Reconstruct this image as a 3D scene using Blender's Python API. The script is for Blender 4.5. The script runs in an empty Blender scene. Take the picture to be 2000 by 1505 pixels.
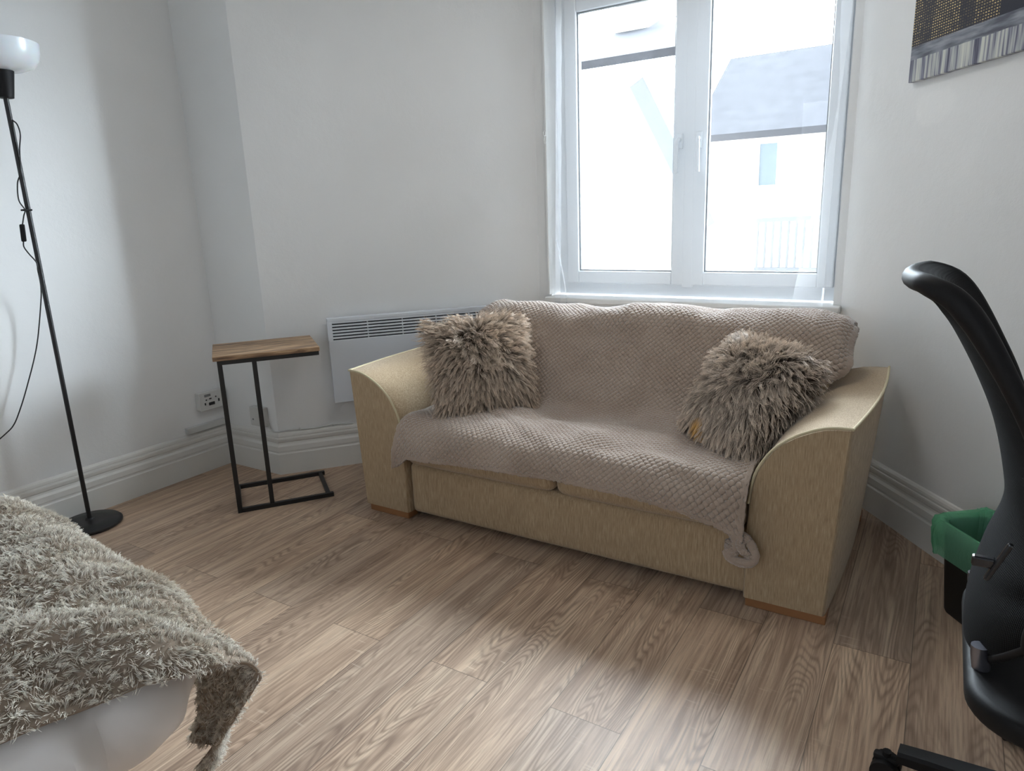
import bpy, bmesh, math, random
import numpy as np
from mathutils import Matrix, Vector

# ------------------------------------------------------------------ camera, light, exposure
S = bpy.context.scene
COL = S.collection
cam_data = bpy.data.cameras.new('camera'); cam = bpy.data.objects.new('camera', cam_data); COL.objects.link(cam)
R = ((0.8494465838690568, 0.09728108280952452, -0.5186298218195671),
     (0.5264493048111424, -0.22318001690122155, 0.8203912539269512),
     (-0.0359392628896911, -0.9699108572355384, -0.24079306136093034))   # right, down, forward
M = Matrix(((R[0][0], -R[0][1], -R[0][2], 0.0),
            (R[1][0], -R[1][1], -R[1][2], 0.0),
            (R[2][0], -R[2][1], -R[2][2], 1.2),
            (0, 0, 0, 1)))
cam.matrix_world = M
cam_data.sensor_width = 36.0
cam_data.lens = 1340.0 / 2000.0 * 36.0
cam_data.clip_start = 0.02
S.camera = cam

SKY_LOW, SKY_HIGH = 2.8, 63.0
FILL_POWER = 5.5  # strength of the added overhead fill
# overcast sky: faint behind, made far brighter on the window side to light the room
w = bpy.data.worlds.new('overcast_sky'); S.world = w; w.use_nodes = True
_t = w.node_tree; bg = _t.nodes['Background']
_c = _t.nodes.new('ShaderNodeTexCoord'); _x = _t.nodes.new('ShaderNodeSeparateXYZ'); _t.links.new(_c.outputs['Generated'], _x.inputs[0])
def _ramp(sock, a, b, lo, hi):
    r = _t.nodes.new('ShaderNodeMapRange'); r.interpolation_type = 'SMOOTHSTEP'
    for k, v in zip(('From Min', 'From Max', 'To Min', 'To Max'), (a, b, lo, hi)): r.inputs[k].default_value = v
    _t.links.new(sock, r.inputs['Value']); return r.outputs[0]
_m = _t.nodes.new('ShaderNodeMath'); _m.operation = 'MULTIPLY'
_t.links.new(_ramp(_x.outputs[1], 0.0, 0.25, 0.0, 1.0), _m.inputs[0])
_h = _t.nodes.new('ShaderNodeMath'); _h.operation = 'MULTIPLY'
_t.links.new(_ramp(_x.outputs[2], -0.35, 0.15, 0.0, SKY_HIGH), _h.inputs[0]); _t.links.new(_ramp(_x.outputs[2], 0.30, 0.75, 1.0, 0.75), _h.inputs[1])
_t.links.new(_h.outputs[0], _m.inputs[1])
_a = _t.nodes.new('ShaderNodeMath'); _a.operation = 'ADD'; _a.inputs[1].default_value = SKY_LOW
_t.links.new(_m.outputs[0], _a.inputs[0]); _t.links.new(_a.outputs[0], bg.inputs[1])
bg.inputs[0].default_value = (0.83, 0.93, 1.04, 1)

# sampling aid for the daylight through the window opening
pl = bpy.data.lights.new('window_daylight', 'AREA'); pl.shape = 'RECTANGLE'; pl.size = 1.36; pl.size_y = 1.48
pl.cycles.is_portal = True
po = bpy.data.objects.new('window_daylight', pl); COL.objects.link(po)
po.location = (-1.064, 3.42, 1.515); po.rotation_euler = (math.radians(-90), 0, 0)
pl2 = bpy.data.lights.new('fill_window_daylight', 'AREA'); pl2.shape = 'RECTANGLE'; pl2.size = 1.5; pl2.size_y = 1.4  # sampling aid for the added opening at the back
pl2.cycles.is_portal = True
po2 = bpy.data.objects.new('fill_window_daylight', pl2); COL.objects.link(po2)
po2.location = (-0.75, -1.82, 1.6); po2.rotation_euler = (math.radians(90), 0, 0)

S.view_settings.view_transform = 'Standard'; S.view_settings.look = 'None'
S.view_settings.gamma = 1.0; S.view_settings.use_curve_mapping = False
S.view_settings.exposure = 0.10

random.seed(4)
rng = np.random.default_rng(7)

# ------------------------------------------------------------------ helpers
ORG = {}

def root_of(o):
    while o.parent: o = o.parent
    return o

def tag(o, label=None, cat=None, group=None, kind=None):
    if label: o['label'] = label
    if cat: o['category'] = cat
    if group: o['group'] = group
    if kind: o['kind'] = kind
    return o

def thing(name, label, cat, loc, group=None):
    o = bpy.data.objects.new(name, None); COL.objects.link(o); o.location = loc
    o.empty_display_size = 0.1
    ORG[o] = np.array(loc, float)
    return tag(o, label, cat, group)

def mk(name, V, F, mat=None, parent=None, smooth=False, origin=None):
    """one mesh object from world-space vertices"""
    V = np.asarray(V, float).reshape(-1, 3)
    if parent is not None: org = ORG[root_of(parent)]
    elif origin is not None: org = np.array(origin, float)
    else: org = np.zeros(3)
    me = bpy.data.meshes.new(name)
    L = V - org
    if isinstance(F, np.ndarray):
        n = len(F); k = F.shape[1]
        me.vertices.add(len(L)); me.vertices.foreach_set('co', L.ravel().astype(np.float32))
        me.loops.add(n * k); me.loops.foreach_set('vertex_index', F.ravel().astype(np.int32))
        me.polygons.add(n); me.polygons.foreach_set('loop_start', np.arange(0, n * k, k, dtype=np.int32))
        me.polygons.foreach_set('loop_total', np.full(n, k, dtype=np.int32))
        me.update(calc_edges=True); me.validate()
    else:
        me.from_pydata([tuple(v) for v in L], [], [tuple(f) for f in F])
    me.polygons.foreach_set('use_smooth', [smooth] * len(me.polygons))
    me.update()
    o = bpy.data.objects.new(name, me); COL.objects.link(o)
    if mat: me.materials.append(mat)
    if parent is not None: o.parent = parent
    else:
        o.location = org; ORG[o] = org
    return o

class MB:
    """collects shapes for one mesh"""
    def __init__(self): self.V = []; self.F = []
    def add(self, V, F):
        b = len(self.V); self.V += [tuple(v) for v in V]; self.F += [tuple(i + b for i in f) for f in F]; return self
    def bm(self, bm):
        bm.verts.index_update()
        r = self.add([v.co[:] for v in bm.verts], [[v.index for v in f.verts] for f in bm.faces]); bm.free(); return r
    def build(self, name, mat, parent=None, smooth=False, origin=None):
        o = mk(name, self.V, self.F, mat, parent, smooth, origin)
        bm = bmesh.new(); bm.from_mesh(o.data); bmesh.ops.recalc_face_normals(bm, faces=bm.faces); bm.to_mesh(o.data); bm.free()
        if smooth: autosmooth(o)
        return o

def autosmooth(o, deg=40):
    bm = bmesh.new(); bm.from_mesh(o.data); lim = math.radians(deg)
    for e in bm.edges:
        if len(e.link_faces) == 2 and e.calc_face_angle(0) > lim: e.smooth = False
    bm.to_mesh(o.data); bm.free()

def box_bm(c, size, bevel=0.0, seg=2, ax=None):
    """box centred at c; ax = 3x3 of unit axes (rows)"""
    bm = bmesh.new(); bmesh.ops.create_cube(bm, size=1.0)
    for v in bm.verts: v.co = Vector((v.co.x * size[0], v.co.y * size[1], v.co.z * size[2]))
    if bevel > 0: bmesh.ops.bevel(bm, geom=bm.edges[:], offset=bevel, segments=seg, profile=0.5, affect='EDGES')
    A = np.eye(3) if ax is None else np.asarray(ax, float)
    for v in bm.verts:
        p = np.array(v.co[:]) @ A + np.array(c); v.co = Vector(p)
    return bm

def tube(pts, r, seg=10, closed=False, rfun=None, up=None):
    P = np.asarray(pts, float); n = len(P)
    T = np.zeros_like(P)
    if closed: T = np.roll(P, -1, 0) - np.roll(P, 1, 0)
    else:
        T[1:-1] = P[2:] - P[:-2]; T[0] = P[1] - P[0]; T[-1] = P[-1] - P[-2]
    T /= np.linalg.norm(T, axis=1)[:, None] + 1e-12
    ref = np.array(up if up is not None else ([0, 0, 1] if abs(T[0][2]) < 0.9 else [1, 0, 0]), float)
    V = []; N = ref - T[0] * (ref @ T[0]); N /= np.linalg.norm(N)
    for i in range(n):
        N = N - T[i] * (N @ T[i]); N /= np.linalg.norm(N) + 1e-12
        B = np.cross(T[i], N)
        rr = rfun(i / (n - 1)) if rfun else r
        for k in range(seg):
            a = 2 * math.pi * k / seg
            V.append(P[i] + rr * (math.cos(a) * N + math.sin(a) * B))
    F = []
    m = n if closed else n - 1
    for i in range(m):
        j = (i + 1) % n
        for k in range(seg):
            k2 = (k + 1) % seg
            F.append((i * seg + k, i * seg + k2, j * seg + k2, j * seg + k))
    if not closed:
        F.append(tuple(range(seg))[::-1]); F.append(tuple((n - 1) * seg + k for k in range(seg)))
    return V, F

def lathe(prof, c, seg=48, cap0=True, cap1=True):
    V = []; F = []
    for r, z in prof:
        for k in range(seg):
            a = 2 * math.pi * k / seg; V.append((c[0] + r * math.cos(a), c[1] + r * math.sin(a), c[2] + z))
    for i in range(len(prof) - 1):
        for k in range(seg):
            k2 = (k + 1) % seg; F.append((i * seg + k, i * seg + k2, (i + 1) * seg + k2, (i + 1) * seg + k))
    if cap0: F.append(tuple(range(seg))[::-1])
    if cap1: F.append(tuple((len(prof) - 1) * seg + k for k in range(seg)))
    return V, F

def bar(p, q, wd, ht=None, bevel=0.001):
    """square tube from p to q"""
    p = np.array(p, float); q = np.array(q, float); d = q - p; L = np.linalg.norm(d); d /= L
    up = np.array([0, 0, 1.0]) if abs(d[2]) < 0.9 else np.array([math.cos(AZ), math.sin(AZ), 0])
    s = np.cross(up, d); s /= np.linalg.norm(s); u = np.cross(d, s)
    return box_bm((p + q) / 2, (L, wd, ht or wd), bevel, 1, (d, s, u))
AZ = 0.0

def grid_faces(nu, nv, wrap_u=False):
    i, j = np.meshgrid(np.arange(nu if wrap_u else nu - 1), np.arange(nv - 1), indexing='ij')
    i2 = (i + 1) % nu
    return np.stack([i * nv + j, i2 * nv + j, i2 * nv + j + 1, i * nv + j + 1], -1).reshape(-1, 4)

def grid_normals(P):
    du = np.gradient(P, axis=0); dv = np.gradient(P, axis=1)
    N = np.cross(du, dv); N /= np.linalg.norm(N, axis=2)[..., None] + 1e-12
    return N

def resample(path, n):
    path = np.asarray(path, float)
    # Catmull-Rom then uniform arc length
    P = np.vstack([2 * path[0] - path[1], path, 2 * path[-1] - path[-2]]); out = []
    for i in range(1, len(P) - 2):
        for t in np.linspace(0, 1, 24, endpoint=False):
            a, b, c_, d = P[i - 1], P[i], P[i + 1], P[i + 2]
            out.append(0.5 * ((2 * b) + (-a + c_) * t + (2 * a - 5 * b + 4 * c_ - d) * t * t + (-a + 3 * b - 3 * c_ + d) * t ** 3))
    out.append(path[-1]); out = np.array(out)
    s = np.concatenate([[0], np.cumsum(np.linalg.norm(np.diff(out, axis=0), axis=1))])
    u = np.linspace(0, s[-1], n)
    return np.stack([np.interp(u, s, out[:, k]) for k in range(out.shape[1])], 1)

def swave(x, y, scale, seed, n=10):
    """smooth random field from a few sine waves, about -1..1"""
    r = np.random.default_rng(seed); o = np.zeros(np.broadcast(x, y).shape)
    for _ in range(n):
        a = r.uniform(0, 2 * math.pi); k = 2 * math.pi / scale * r.uniform(0.5, 1.4); ph = r.uniform(0, 6.28)
        o = o + np.sin(k * (math.cos(a) * x + math.sin(a) * y) + ph)
    return o / math.sqrt(n)

def fur(name, roots, normals, combs, length, radius, mat, parent, npts=5, clump=0.55, clump_size=0.012, curl=0.15, lift=0.5, jitter=0.35, seed=1, gravity=0.0):
    """strands as a curves object; roots/normals/combs (n,3), length (n,)"""
    r = np.random.default_rng(seed); n = len(roots)
    D = normals * lift + combs + r.normal(0, jitter, (n, 3)); D /= np.linalg.norm(D, axis=1)[:, None]
    tip = roots + D * length[:, None]
    # clumping: strands lean to the tip of a shared leader
    key = np.floor((roots + r.normal(0, clump_size * .15, (n, 3))) / clump_size).astype(np.int64)
    h = (key[:, 0] * 73856093) ^ (key[:, 1] * 19349663) ^ (key[:, 2] * 83492791)
    _, inv = np.unique(h, return_inverse=True)
    m = inv.max() + 1; cnt = np.bincount(inv, minlength=m).astype(float)
    mean_tip = np.stack([np.bincount(inv, tip[:, k], m) / cnt for k in range(3)], 1)
    lead = np.zeros(m, int); lead[inv] = np.arange(n)
    ltip = 0.35 * mean_tip + 0.65 * tip[lead]
    tip2 = tip * (1 - clump) + ltip[inv] * clump
    cph = r.uniform(0, 6.28, m)[inv]; cax = r.normal(0, 1, (m, 3))[inv]
    cax = cax - D * np.sum(cax * D, 1)[:, None]; cax /= np.linalg.norm(cax, axis=1)[:, None] + 1e-9
    P = np.zeros((n, npts, 3)); N0 = normals * 0.9 + D * 0.5; N0 /= np.linalg.norm(N0, axis=1)[:, None]
    for i in range(npts):
        t = i / (npts - 1)
        b = roots + N0 * (length * 0.35)[:, None]
        p = (1 - t) ** 2 * roots[:, :] + 2 * t * (1 - t) * b + t * t * tip2
        p = p + cax * (np.sin(cph + t * 8.5) * curl * t)[:, None] * length[:, None]
        p[:, 2] -= gravity * t * t * length
        P[:, i] = p
    org = ORG[root_of(parent)]
    hc = bpy.data.hair_curves.new(name); hc.add_curves([npts] * n)
    hc.attributes['position'].data.foreach_set('vector', (P - org).reshape(-1).astype(np.float32))
    ra = hc.attributes.new('radius', 'FLOAT', 'POINT')
    prof = np.linspace(1.0, 0.25, npts); rad = np.tile(prof * radius, (n, 1)) * r.uniform(0.7, 1.3, (n, 1))
    ra.data.foreach_set('value', rad.reshape(-1).astype(np.float32))
    o = bpy.data.objects.new(name, hc); COL.objects.link(o); hc.materials.append(mat); o.parent = parent
    return o

# ------------------------------------------------------------------ materials
def s2l(c):
    return tuple(((x / 255) / 12.92 if x / 255 <= .04045 else ((x / 255 + .055) / 1.055) ** 2.4) for x in c) + (1,)

class NT:
    def __init__(self, name):
        self.m = bpy.data.materials.new(name); self.m.use_nodes = True; self.t = self.m.node_tree; self.t.nodes.clear()
        self.out = self.n('ShaderNodeOutputMaterial')
    def n(self, typ, **kw):
        nd = self.t.nodes.new(typ)
        for k, v in kw.items(): setattr(nd, k, v)
        return nd
    def l(self, a, b): self.t.links.new(a, b)
    def val(self, x, sock):
        if isinstance(x, (int, float)): sock.default_value = x
        elif isinstance(x, tuple): sock.default_value = x
        else: self.l(x, sock)
    def math(self, op, a, b=None, c=None, clamp=False):
        nd = self.n('ShaderNodeMath', operation=op, use_clamp=clamp); self.val(a, nd.inputs[0])
        if b is not None: self.val(b, nd.inputs[1])
        if c is not None: self.val(c, nd.inputs[2])
        return nd.outputs[0]
    def coord(self, kind='Object'):
        return self.n('ShaderNodeTexCoord').outputs[kind]
    def mapping(self, v, scale=(1, 1, 1), loc=(0, 0, 0), rot=(0, 0, 0)):
        nd = self.n('ShaderNodeMapping'); self.l(v, nd.inputs[0]); nd.inputs[1].default_value = loc; nd.inputs[2].default_value = rot; nd.inputs[3].default_value = scale
        return nd.outputs[0]
    def noise(self, v, scale=5, detail=4, rough=0.5, dist=0.0):
        nd = self.n('ShaderNodeTexNoise'); self.l(v, nd.inputs['Vector']); nd.inputs['Scale'].default_value = scale
        nd.inputs['Detail'].default_value = detail; nd.inputs['Roughness'].default_value = rough; nd.inputs['Distortion'].default_value = dist
        return nd.outputs['Fac']
    def ramp(self, f, stops, interp='LINEAR'):
        nd = self.n('ShaderNodeValToRGB'); nd.color_ramp.interpolation = interp; e = nd.color_ramp.elements
        while len(e) < len(stops): e.new(0.5)
        for el, (p, c) in zip(e, stops): el.position = p; el.color = c if len(c) == 4 else s2l(c)
        self.l(f, nd.inputs[0]); return nd.outputs[0]
    def mix(self, f, a, b, typ='MIX'):
        nd = self.n('ShaderNodeMix', data_type='RGBA', blend_type=typ); self.val(f, nd.inputs[0]); self.val(a, nd.inputs[6]); self.val(b, nd.inputs[7])
        return nd.outputs[2]
    def bump(self, h, strength=0.3, dist=0.01):
        nd = self.n('ShaderNodeBump'); self.l(h, nd.inputs['Height']); nd.inputs['Strength'].default_value = strength; nd.inputs['Distance'].default_value = dist
        return nd.outputs[0]
    def bsdf(self, color, rough=0.5, normal=None, spec=0.5, metal=0.0, **kw):
        nd = self.n('ShaderNodeBsdfPrincipled'); self.val(color, nd.inputs['Base Color']); self.val(rough, nd.inputs['Roughness'])
        nd.inputs['Specular IOR Level'].default_value = spec; nd.inputs['Metallic'].default_value = metal
        for k, v in kw.items(): self.val(v, nd.inputs[k])
        if normal is not None: self.l(normal, nd.inputs['Normal'])
        self.l(nd.outputs[0], self.out.inputs[0]); return nd

def simple(name, rgb, rough=0.5, spec=0.5, metal=0.0, bump_scale=None, bump_str=0.1, var=0.0, **kw):
    t = NT(name); c = s2l(rgb); nrm = None
    v = t.coord()
    if var:
        c0 = tuple(x * (1 - var) for x in c[:3]) + (1,); c1 = tuple(min(1, x * (1 + var)) for x in c[:3]) + (1,)
        col = t.ramp(t.noise(v, 7, 4), [(0.3, c0), (0.7, c1)])
    else: col = c
    if bump_scale: nrm = t.bump(t.noise(v, bump_scale, 3), bump_str, 0.002)
    t.bsdf(col, rough, nrm, spec, metal, **kw); return t.m

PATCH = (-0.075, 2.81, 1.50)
def mat_wall():
    t = NT('painted_plaster'); v = t.coord()
    a = t.noise(v, 1.6, 3, 0.5); b = t.noise(v, 240, 2, 0.6); c = t.noise(v, 9, 5, 0.6)
    col = t.ramp(a, [(0.25, (228, 228, 227)), (0.75, (235, 235, 234))])
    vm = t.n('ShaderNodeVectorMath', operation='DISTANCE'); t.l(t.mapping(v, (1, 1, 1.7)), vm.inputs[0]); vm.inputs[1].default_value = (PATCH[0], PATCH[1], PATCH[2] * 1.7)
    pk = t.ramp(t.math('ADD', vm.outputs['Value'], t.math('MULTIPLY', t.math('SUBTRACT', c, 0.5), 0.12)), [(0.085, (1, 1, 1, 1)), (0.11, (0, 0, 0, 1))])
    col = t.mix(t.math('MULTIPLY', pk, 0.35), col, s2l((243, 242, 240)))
    nrm = t.bump(t.math('ADD', t.math('MULTIPLY', c, 1.0), t.math('MULTIPLY', b, 0.12)), 0.35, 0.006)
    t.bsdf(col, 0.62, nrm, 0.3); return t.m

def mat_floor():
    t = NT('oak_laminate'); v = t.coord(); sp = t.n('ShaderNodeSeparateXYZ'); t.l(v, sp.inputs[0])
    W = 0.19; Lp = 1.23
    px = t.math('DIVIDE', t.math('ADD', sp.outputs[0], 0.733 + 20 * W), W)
    ix = t.math('FLOOR', px); fx = t.math('FRACT', px)
    par = t.math('MULTIPLY', t.math('MODULO', ix, 2.0), 0.5)
    py = t.math('ADD', t.math('DIVIDE', t.math('ADD', sp.outputs[1], -1.283 + 20 * Lp), Lp), par)
    iy = t.math('FLOOR', py); fy = t.math('FRACT', py)
    cid = t.n('ShaderNodeCombineXYZ'); t.l(ix, cid.inputs[0]); t.l(iy, cid.inputs[1])
    wn = t.n('ShaderNodeTexWhiteNoise', noise_dimensions='3D'); t.l(cid.outputs[0], wn.inputs['Vector'])
    rnd = wn.outputs['Value']
    # plank-local coordinates, each plank its own piece of the pattern
    off = t.n('ShaderNodeVectorMath', operation='MULTIPLY'); t.l(wn.outputs['Color'], off.inputs[0]); off.inputs[1].default_value = (9, 13, 7)
    pc = t.n('ShaderNodeVectorMath', operation='ADD'); t.l(v, pc.inputs[0]); t.l(off.outputs[0], pc.inputs[1]); pv = pc.outputs[0]
    # fine pores
    g1 = t.noise(t.mapping(pv, (170, 5.0, 1)), 1.0, 5, 0.62)
    g2 = t.noise(t.mapping(pv, (36, 1.6, 1)), 1.0, 3, 0.55, 0.4)
    # growth-ring figure: contour lines of a smooth stretched field
    fld = t.noise(t.mapping(pv, (8.5, 1.15, 1)), 1.0, 1.5, 0.45, 0.25)
    rings = t.math('SINE', t.math('ADD', t.math('MULTIPLY', fld, 235.0), t.math('MULTIPLY', g1, 3.5)))
    rings = t.math('MULTIPLY', t.math('ADD', rings, 1.0), 0.5)
    zone = t.ramp(t.noise(t.mapping(pv, (7, 0.9, 1), (3, 2, 5)), 1.0, 2, 0.5), [(0.42, (0, 0, 0, 1)), (0.6, (1, 1, 1, 1))])
    lines = t.math('MULTIPLY', t.math('POWER', rings, 2.0), zone)
    # pale saw marks across the plank
    saw = t.math('MULTIPLY', t.ramp(t.noise(t.mapping(pv, (14, 130, 1)), 1.0, 2, 0.5), [(0.62, (0, 0, 0, 1)), (0.72, (1, 1, 1, 1))]),
                 t.ramp(t.noise(t.mapping(pv, (6, 4, 1), (1, 7, 3)), 1.0, 2, 0.5), [(0.55, (0, 0, 0, 1)), (0.68, (1, 1, 1, 1))]))
    base = t.ramp(g2, [(0.25, (156, 131, 112)), (0.5, (194, 168, 145)), (0.75, (218, 195, 170))])
    base = t.mix(t.math('MULTIPLY', t.ramp(g1, [(0.36, (1, 1, 1, 1)), (0.56, (0, 0, 0, 1))]), 0.62), base, s2l((132, 109, 92)))
    base = t.mix(t.math('MULTIPLY', lines, 0.55), base, s2l((112, 90, 75)))
    base = t.mix(t.math('MULTIPLY', saw, 0.4), base, s2l((226, 206, 184)))
    tone = t.ramp(rnd, [(0.0, (0.88, 0.88, 0.89, 1)), (0.5, (1.0, 0.98, 0.96, 1)), (1.0, (1.08, 1.05, 1.01, 1))])
    base = t.mix(1.0, base, tone, 'MULTIPLY')
    # seams
    ex = t.math('MULTIPLY', t.math('MINIMUM', fx, t.math('SUBTRACT', 1.0, fx)), W)
    ey = t.math('MULTIPLY', t.math('MINIMUM', fy, t.math('SUBTRACT', 1.0, fy)), Lp)
    seam = t.math('LESS_THAN', t.math('MINIMUM', ex, ey), 0.0011)
    base = t.mix(t.math('MULTIPLY', seam, 0.62), base, s2l((52, 42, 36)))
    h = t.math('SUBTRACT', t.math('MULTIPLY', g1, 0.4), t.math('ADD', t.math('MULTIPLY', seam, 1.0), t.math('MULTIPLY', lines, 0.2)))
    nrm = t.bump(h, 0.25, 0.0015)
    rough = t.math('ADD', 0.42, t.math('MULTIPLY', g1, 0.16))
    t.bsdf(base, rough, nrm, 0.5); return t.m

def mat_sofa():
    t = NT('woven_gold_beige'); v = t.coord()
    a = t.noise(t.mapping(v, (420, 140, 22)), 1.0, 4, 0.65); b = t.noise(t.mapping(v, (60, 60, 60)), 1.0, 3)
    c = t.noise(v, 3.0, 3)
    col = t.ramp(a, [(0.28, (142, 119, 90)), (0.5, (176, 152, 121)), (0.72, (200, 180, 150))])
    col = t.mix(t.math('MULTIPLY', c, 0.25), col, s2l((160, 138, 108)))
    nrm = t.bump(t.math('ADD', a, t.math('MULTIPLY', b, 0.4)), 0.35, 0.003)
    t.bsdf(col, 0.85, nrm, 0.2, **{'Sheen Weight': 0.25, 'Sheen Roughness': 0.5}); return t.m

def mat_fleece():
    t = NT('waffle_fleece'); v = t.coord()
    a = t.noise(v, 420, 3, 0.7); b = t.noise(v, 5, 3)
    col = t.ramp(b, [(0.3, (172, 153, 138)), (0.7, (190, 172, 157))])
    col = t.mix(t.math('MULTIPLY', a, 0.35), col, s2l((146, 128, 114)))
    nrm = t.bump(a, 0.6, 0.003)
    t.bsdf(col, 0.95, nrm, 0.1, **{'Sheen Weight': 1.0, 'Sheen Roughness': 0.3, 'Sheen Tint': (0.93, 0.97, 1.0, 1)}); return t.m

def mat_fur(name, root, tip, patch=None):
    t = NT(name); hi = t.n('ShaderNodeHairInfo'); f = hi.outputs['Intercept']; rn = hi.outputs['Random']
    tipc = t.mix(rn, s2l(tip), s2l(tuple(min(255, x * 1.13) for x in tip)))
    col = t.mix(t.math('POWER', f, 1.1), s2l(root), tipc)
    if patch:
        (px, py, pz), rad, pc = patch
        vm = t.n('ShaderNodeVectorMath', operation='DISTANCE'); t.l(t.coord(), vm.inputs[0]); vm.inputs[1].default_value = (px, py, pz)
        k = t.ramp(t.math('DIVIDE', vm.outputs['Value'], rad), [(0.55, (1, 1, 1, 1)), (1.0, (0, 0, 0, 1))])
        col = t.mix(k, col, s2l(pc))
    t.bsdf(col, 0.6, None, 0.25); return t.m

def mat_sheer(name, op, var, trl):
    t = NT(name); v = t.coord()
    wv = t.noise(t.mapping(v, (900, 900, 900)), 1.0, 1)
    tr = t.n('ShaderNodeBsdfTransparent'); tr.inputs[0].default_value = (1, 1, 1, 1)
    df = t.n('ShaderNodeBsdfDiffuse'); df.inputs[0].default_value = s2l((238, 240, 243))
    tl = t.n('ShaderNodeBsdfTranslucent'); tl.inputs[0].default_value = s2l((238, 240, 243))
    m1 = t.n('ShaderNodeMixShader'); m1.inputs[0].default_value = trl; t.l(df.outputs[0], m1.inputs[1]); t.l(tl.outputs[0], m1.inputs[2])
    m2 = t.n('ShaderNodeMixShader'); t.l(t.math('ADD', op, t.math('MULTIPLY', wv, var)), m2.inputs[0]); t.l(tr.outputs[0], m2.inputs[1]); t.l(m1.outputs[0], m2.inputs[2])
    t.l(m2.outputs[0], t.out.inputs[0]); return t.m

def mat_glass():
    t = NT('window_glass'); tr = t.n('ShaderNodeBsdfTransparent'); tr.inputs[0].default_value = (0.97, 0.985, 0.98, 1)
    gl = t.n('ShaderNodeBsdfGlossy'); gl.inputs['Roughness'].default_value = 0.02
    fr = t.n('ShaderNodeFresnel'); fr.inputs[0].default_value = 1.35
    m = t.n('ShaderNodeMixShader'); t.l(fr.outputs[0], m.inputs[0]); t.l(tr.outputs[0], m.inputs[1]); t.l(gl.outputs[0], m.inputs[2])
    t.l(m.outputs[0], t.out.inputs[0]); return t.m

def mat_liner():
    t = NT('green_polythene'); v = t.coord()
    n = t.bump(t.noise(t.mapping(v, (1, 1, 0.35)), 60, 4, 0.65, 1.2), 0.8, 0.01)
    p = t.n('ShaderNodeBsdfPrincipled'); p.inputs['Base Color'].default_value = s2l((150, 222, 184)); p.inputs['Roughness'].default_value = 0.25; t.l(n, p.inputs['Normal'])
    tl = t.n('ShaderNodeBsdfTranslucent'); tl.inputs[0].default_value = s2l((180, 240, 208))
    tr = t.n('ShaderNodeBsdfTransparent'); tr.inputs[0].default_value = s2l((170, 232, 200))
    m0 = t.n('ShaderNodeMixShader'); m0.inputs[0].default_value = 0.4; t.l(p.outputs[0], m0.inputs[1]); t.l(tl.outputs[0], m0.inputs[2])
    m1 = t.n('ShaderNodeMixShader'); m1.inputs[0].default_value = 0.45; t.l(m0.outputs[0], m1.inputs[1]); t.l(tr.outputs[0], m1.inputs[2])
    t.l(m1.outputs[0], t.out.inputs[0]); return t.m

def mat_tabletop():
    t = NT('rustic_brown_board'); v = t.coord(); r = t.mapping(v, (1, 1, 1), rot=(0, 0, math.radians(-54.5)))
    a = t.noise(t.mapping(r, (5, 42, 42)), 1.0, 4, 0.6, 0.5); b = t.noise(t.mapping(r, (18, 200, 200)), 1.0, 3)
    col = t.ramp(a, [(0.36, (76, 57, 45)), (0.5, (142, 112, 84)), (0.62, (192, 160, 124))])
    col = t.mix(t.math('MULTIPLY', b, 0.35), col, s2l((92, 66, 48)))
    t.bsdf(col, 0.5, t.bump(b, 0.15, 0.001), 0.4); return t.m

def mat_mesh():
    t = NT('black_chair_mesh'); v = t.coord()
    a = t.n('ShaderNodeTexWave', wave_type='BANDS', bands_direction='Z'); t.l(v, a.inputs['Vector']); a.inputs['Scale'].default_value = 95
    b = t.n('ShaderNodeTexWave', wave_type='BANDS', bands_direction='Y'); t.l(v, b.inputs['Vector']); b.inputs['Scale'].default_value = 95
    h = t.math('MULTIPLY', a.outputs['Fac'], b.outputs['Fac'])
    col = t.ramp(h, [(0.2, (9, 9, 9)), (0.8, (21, 20, 21))])
    t.bsdf(col, 0.85, t.bump(h, 0.4, 0.002), 0.12); return t.m

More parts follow.
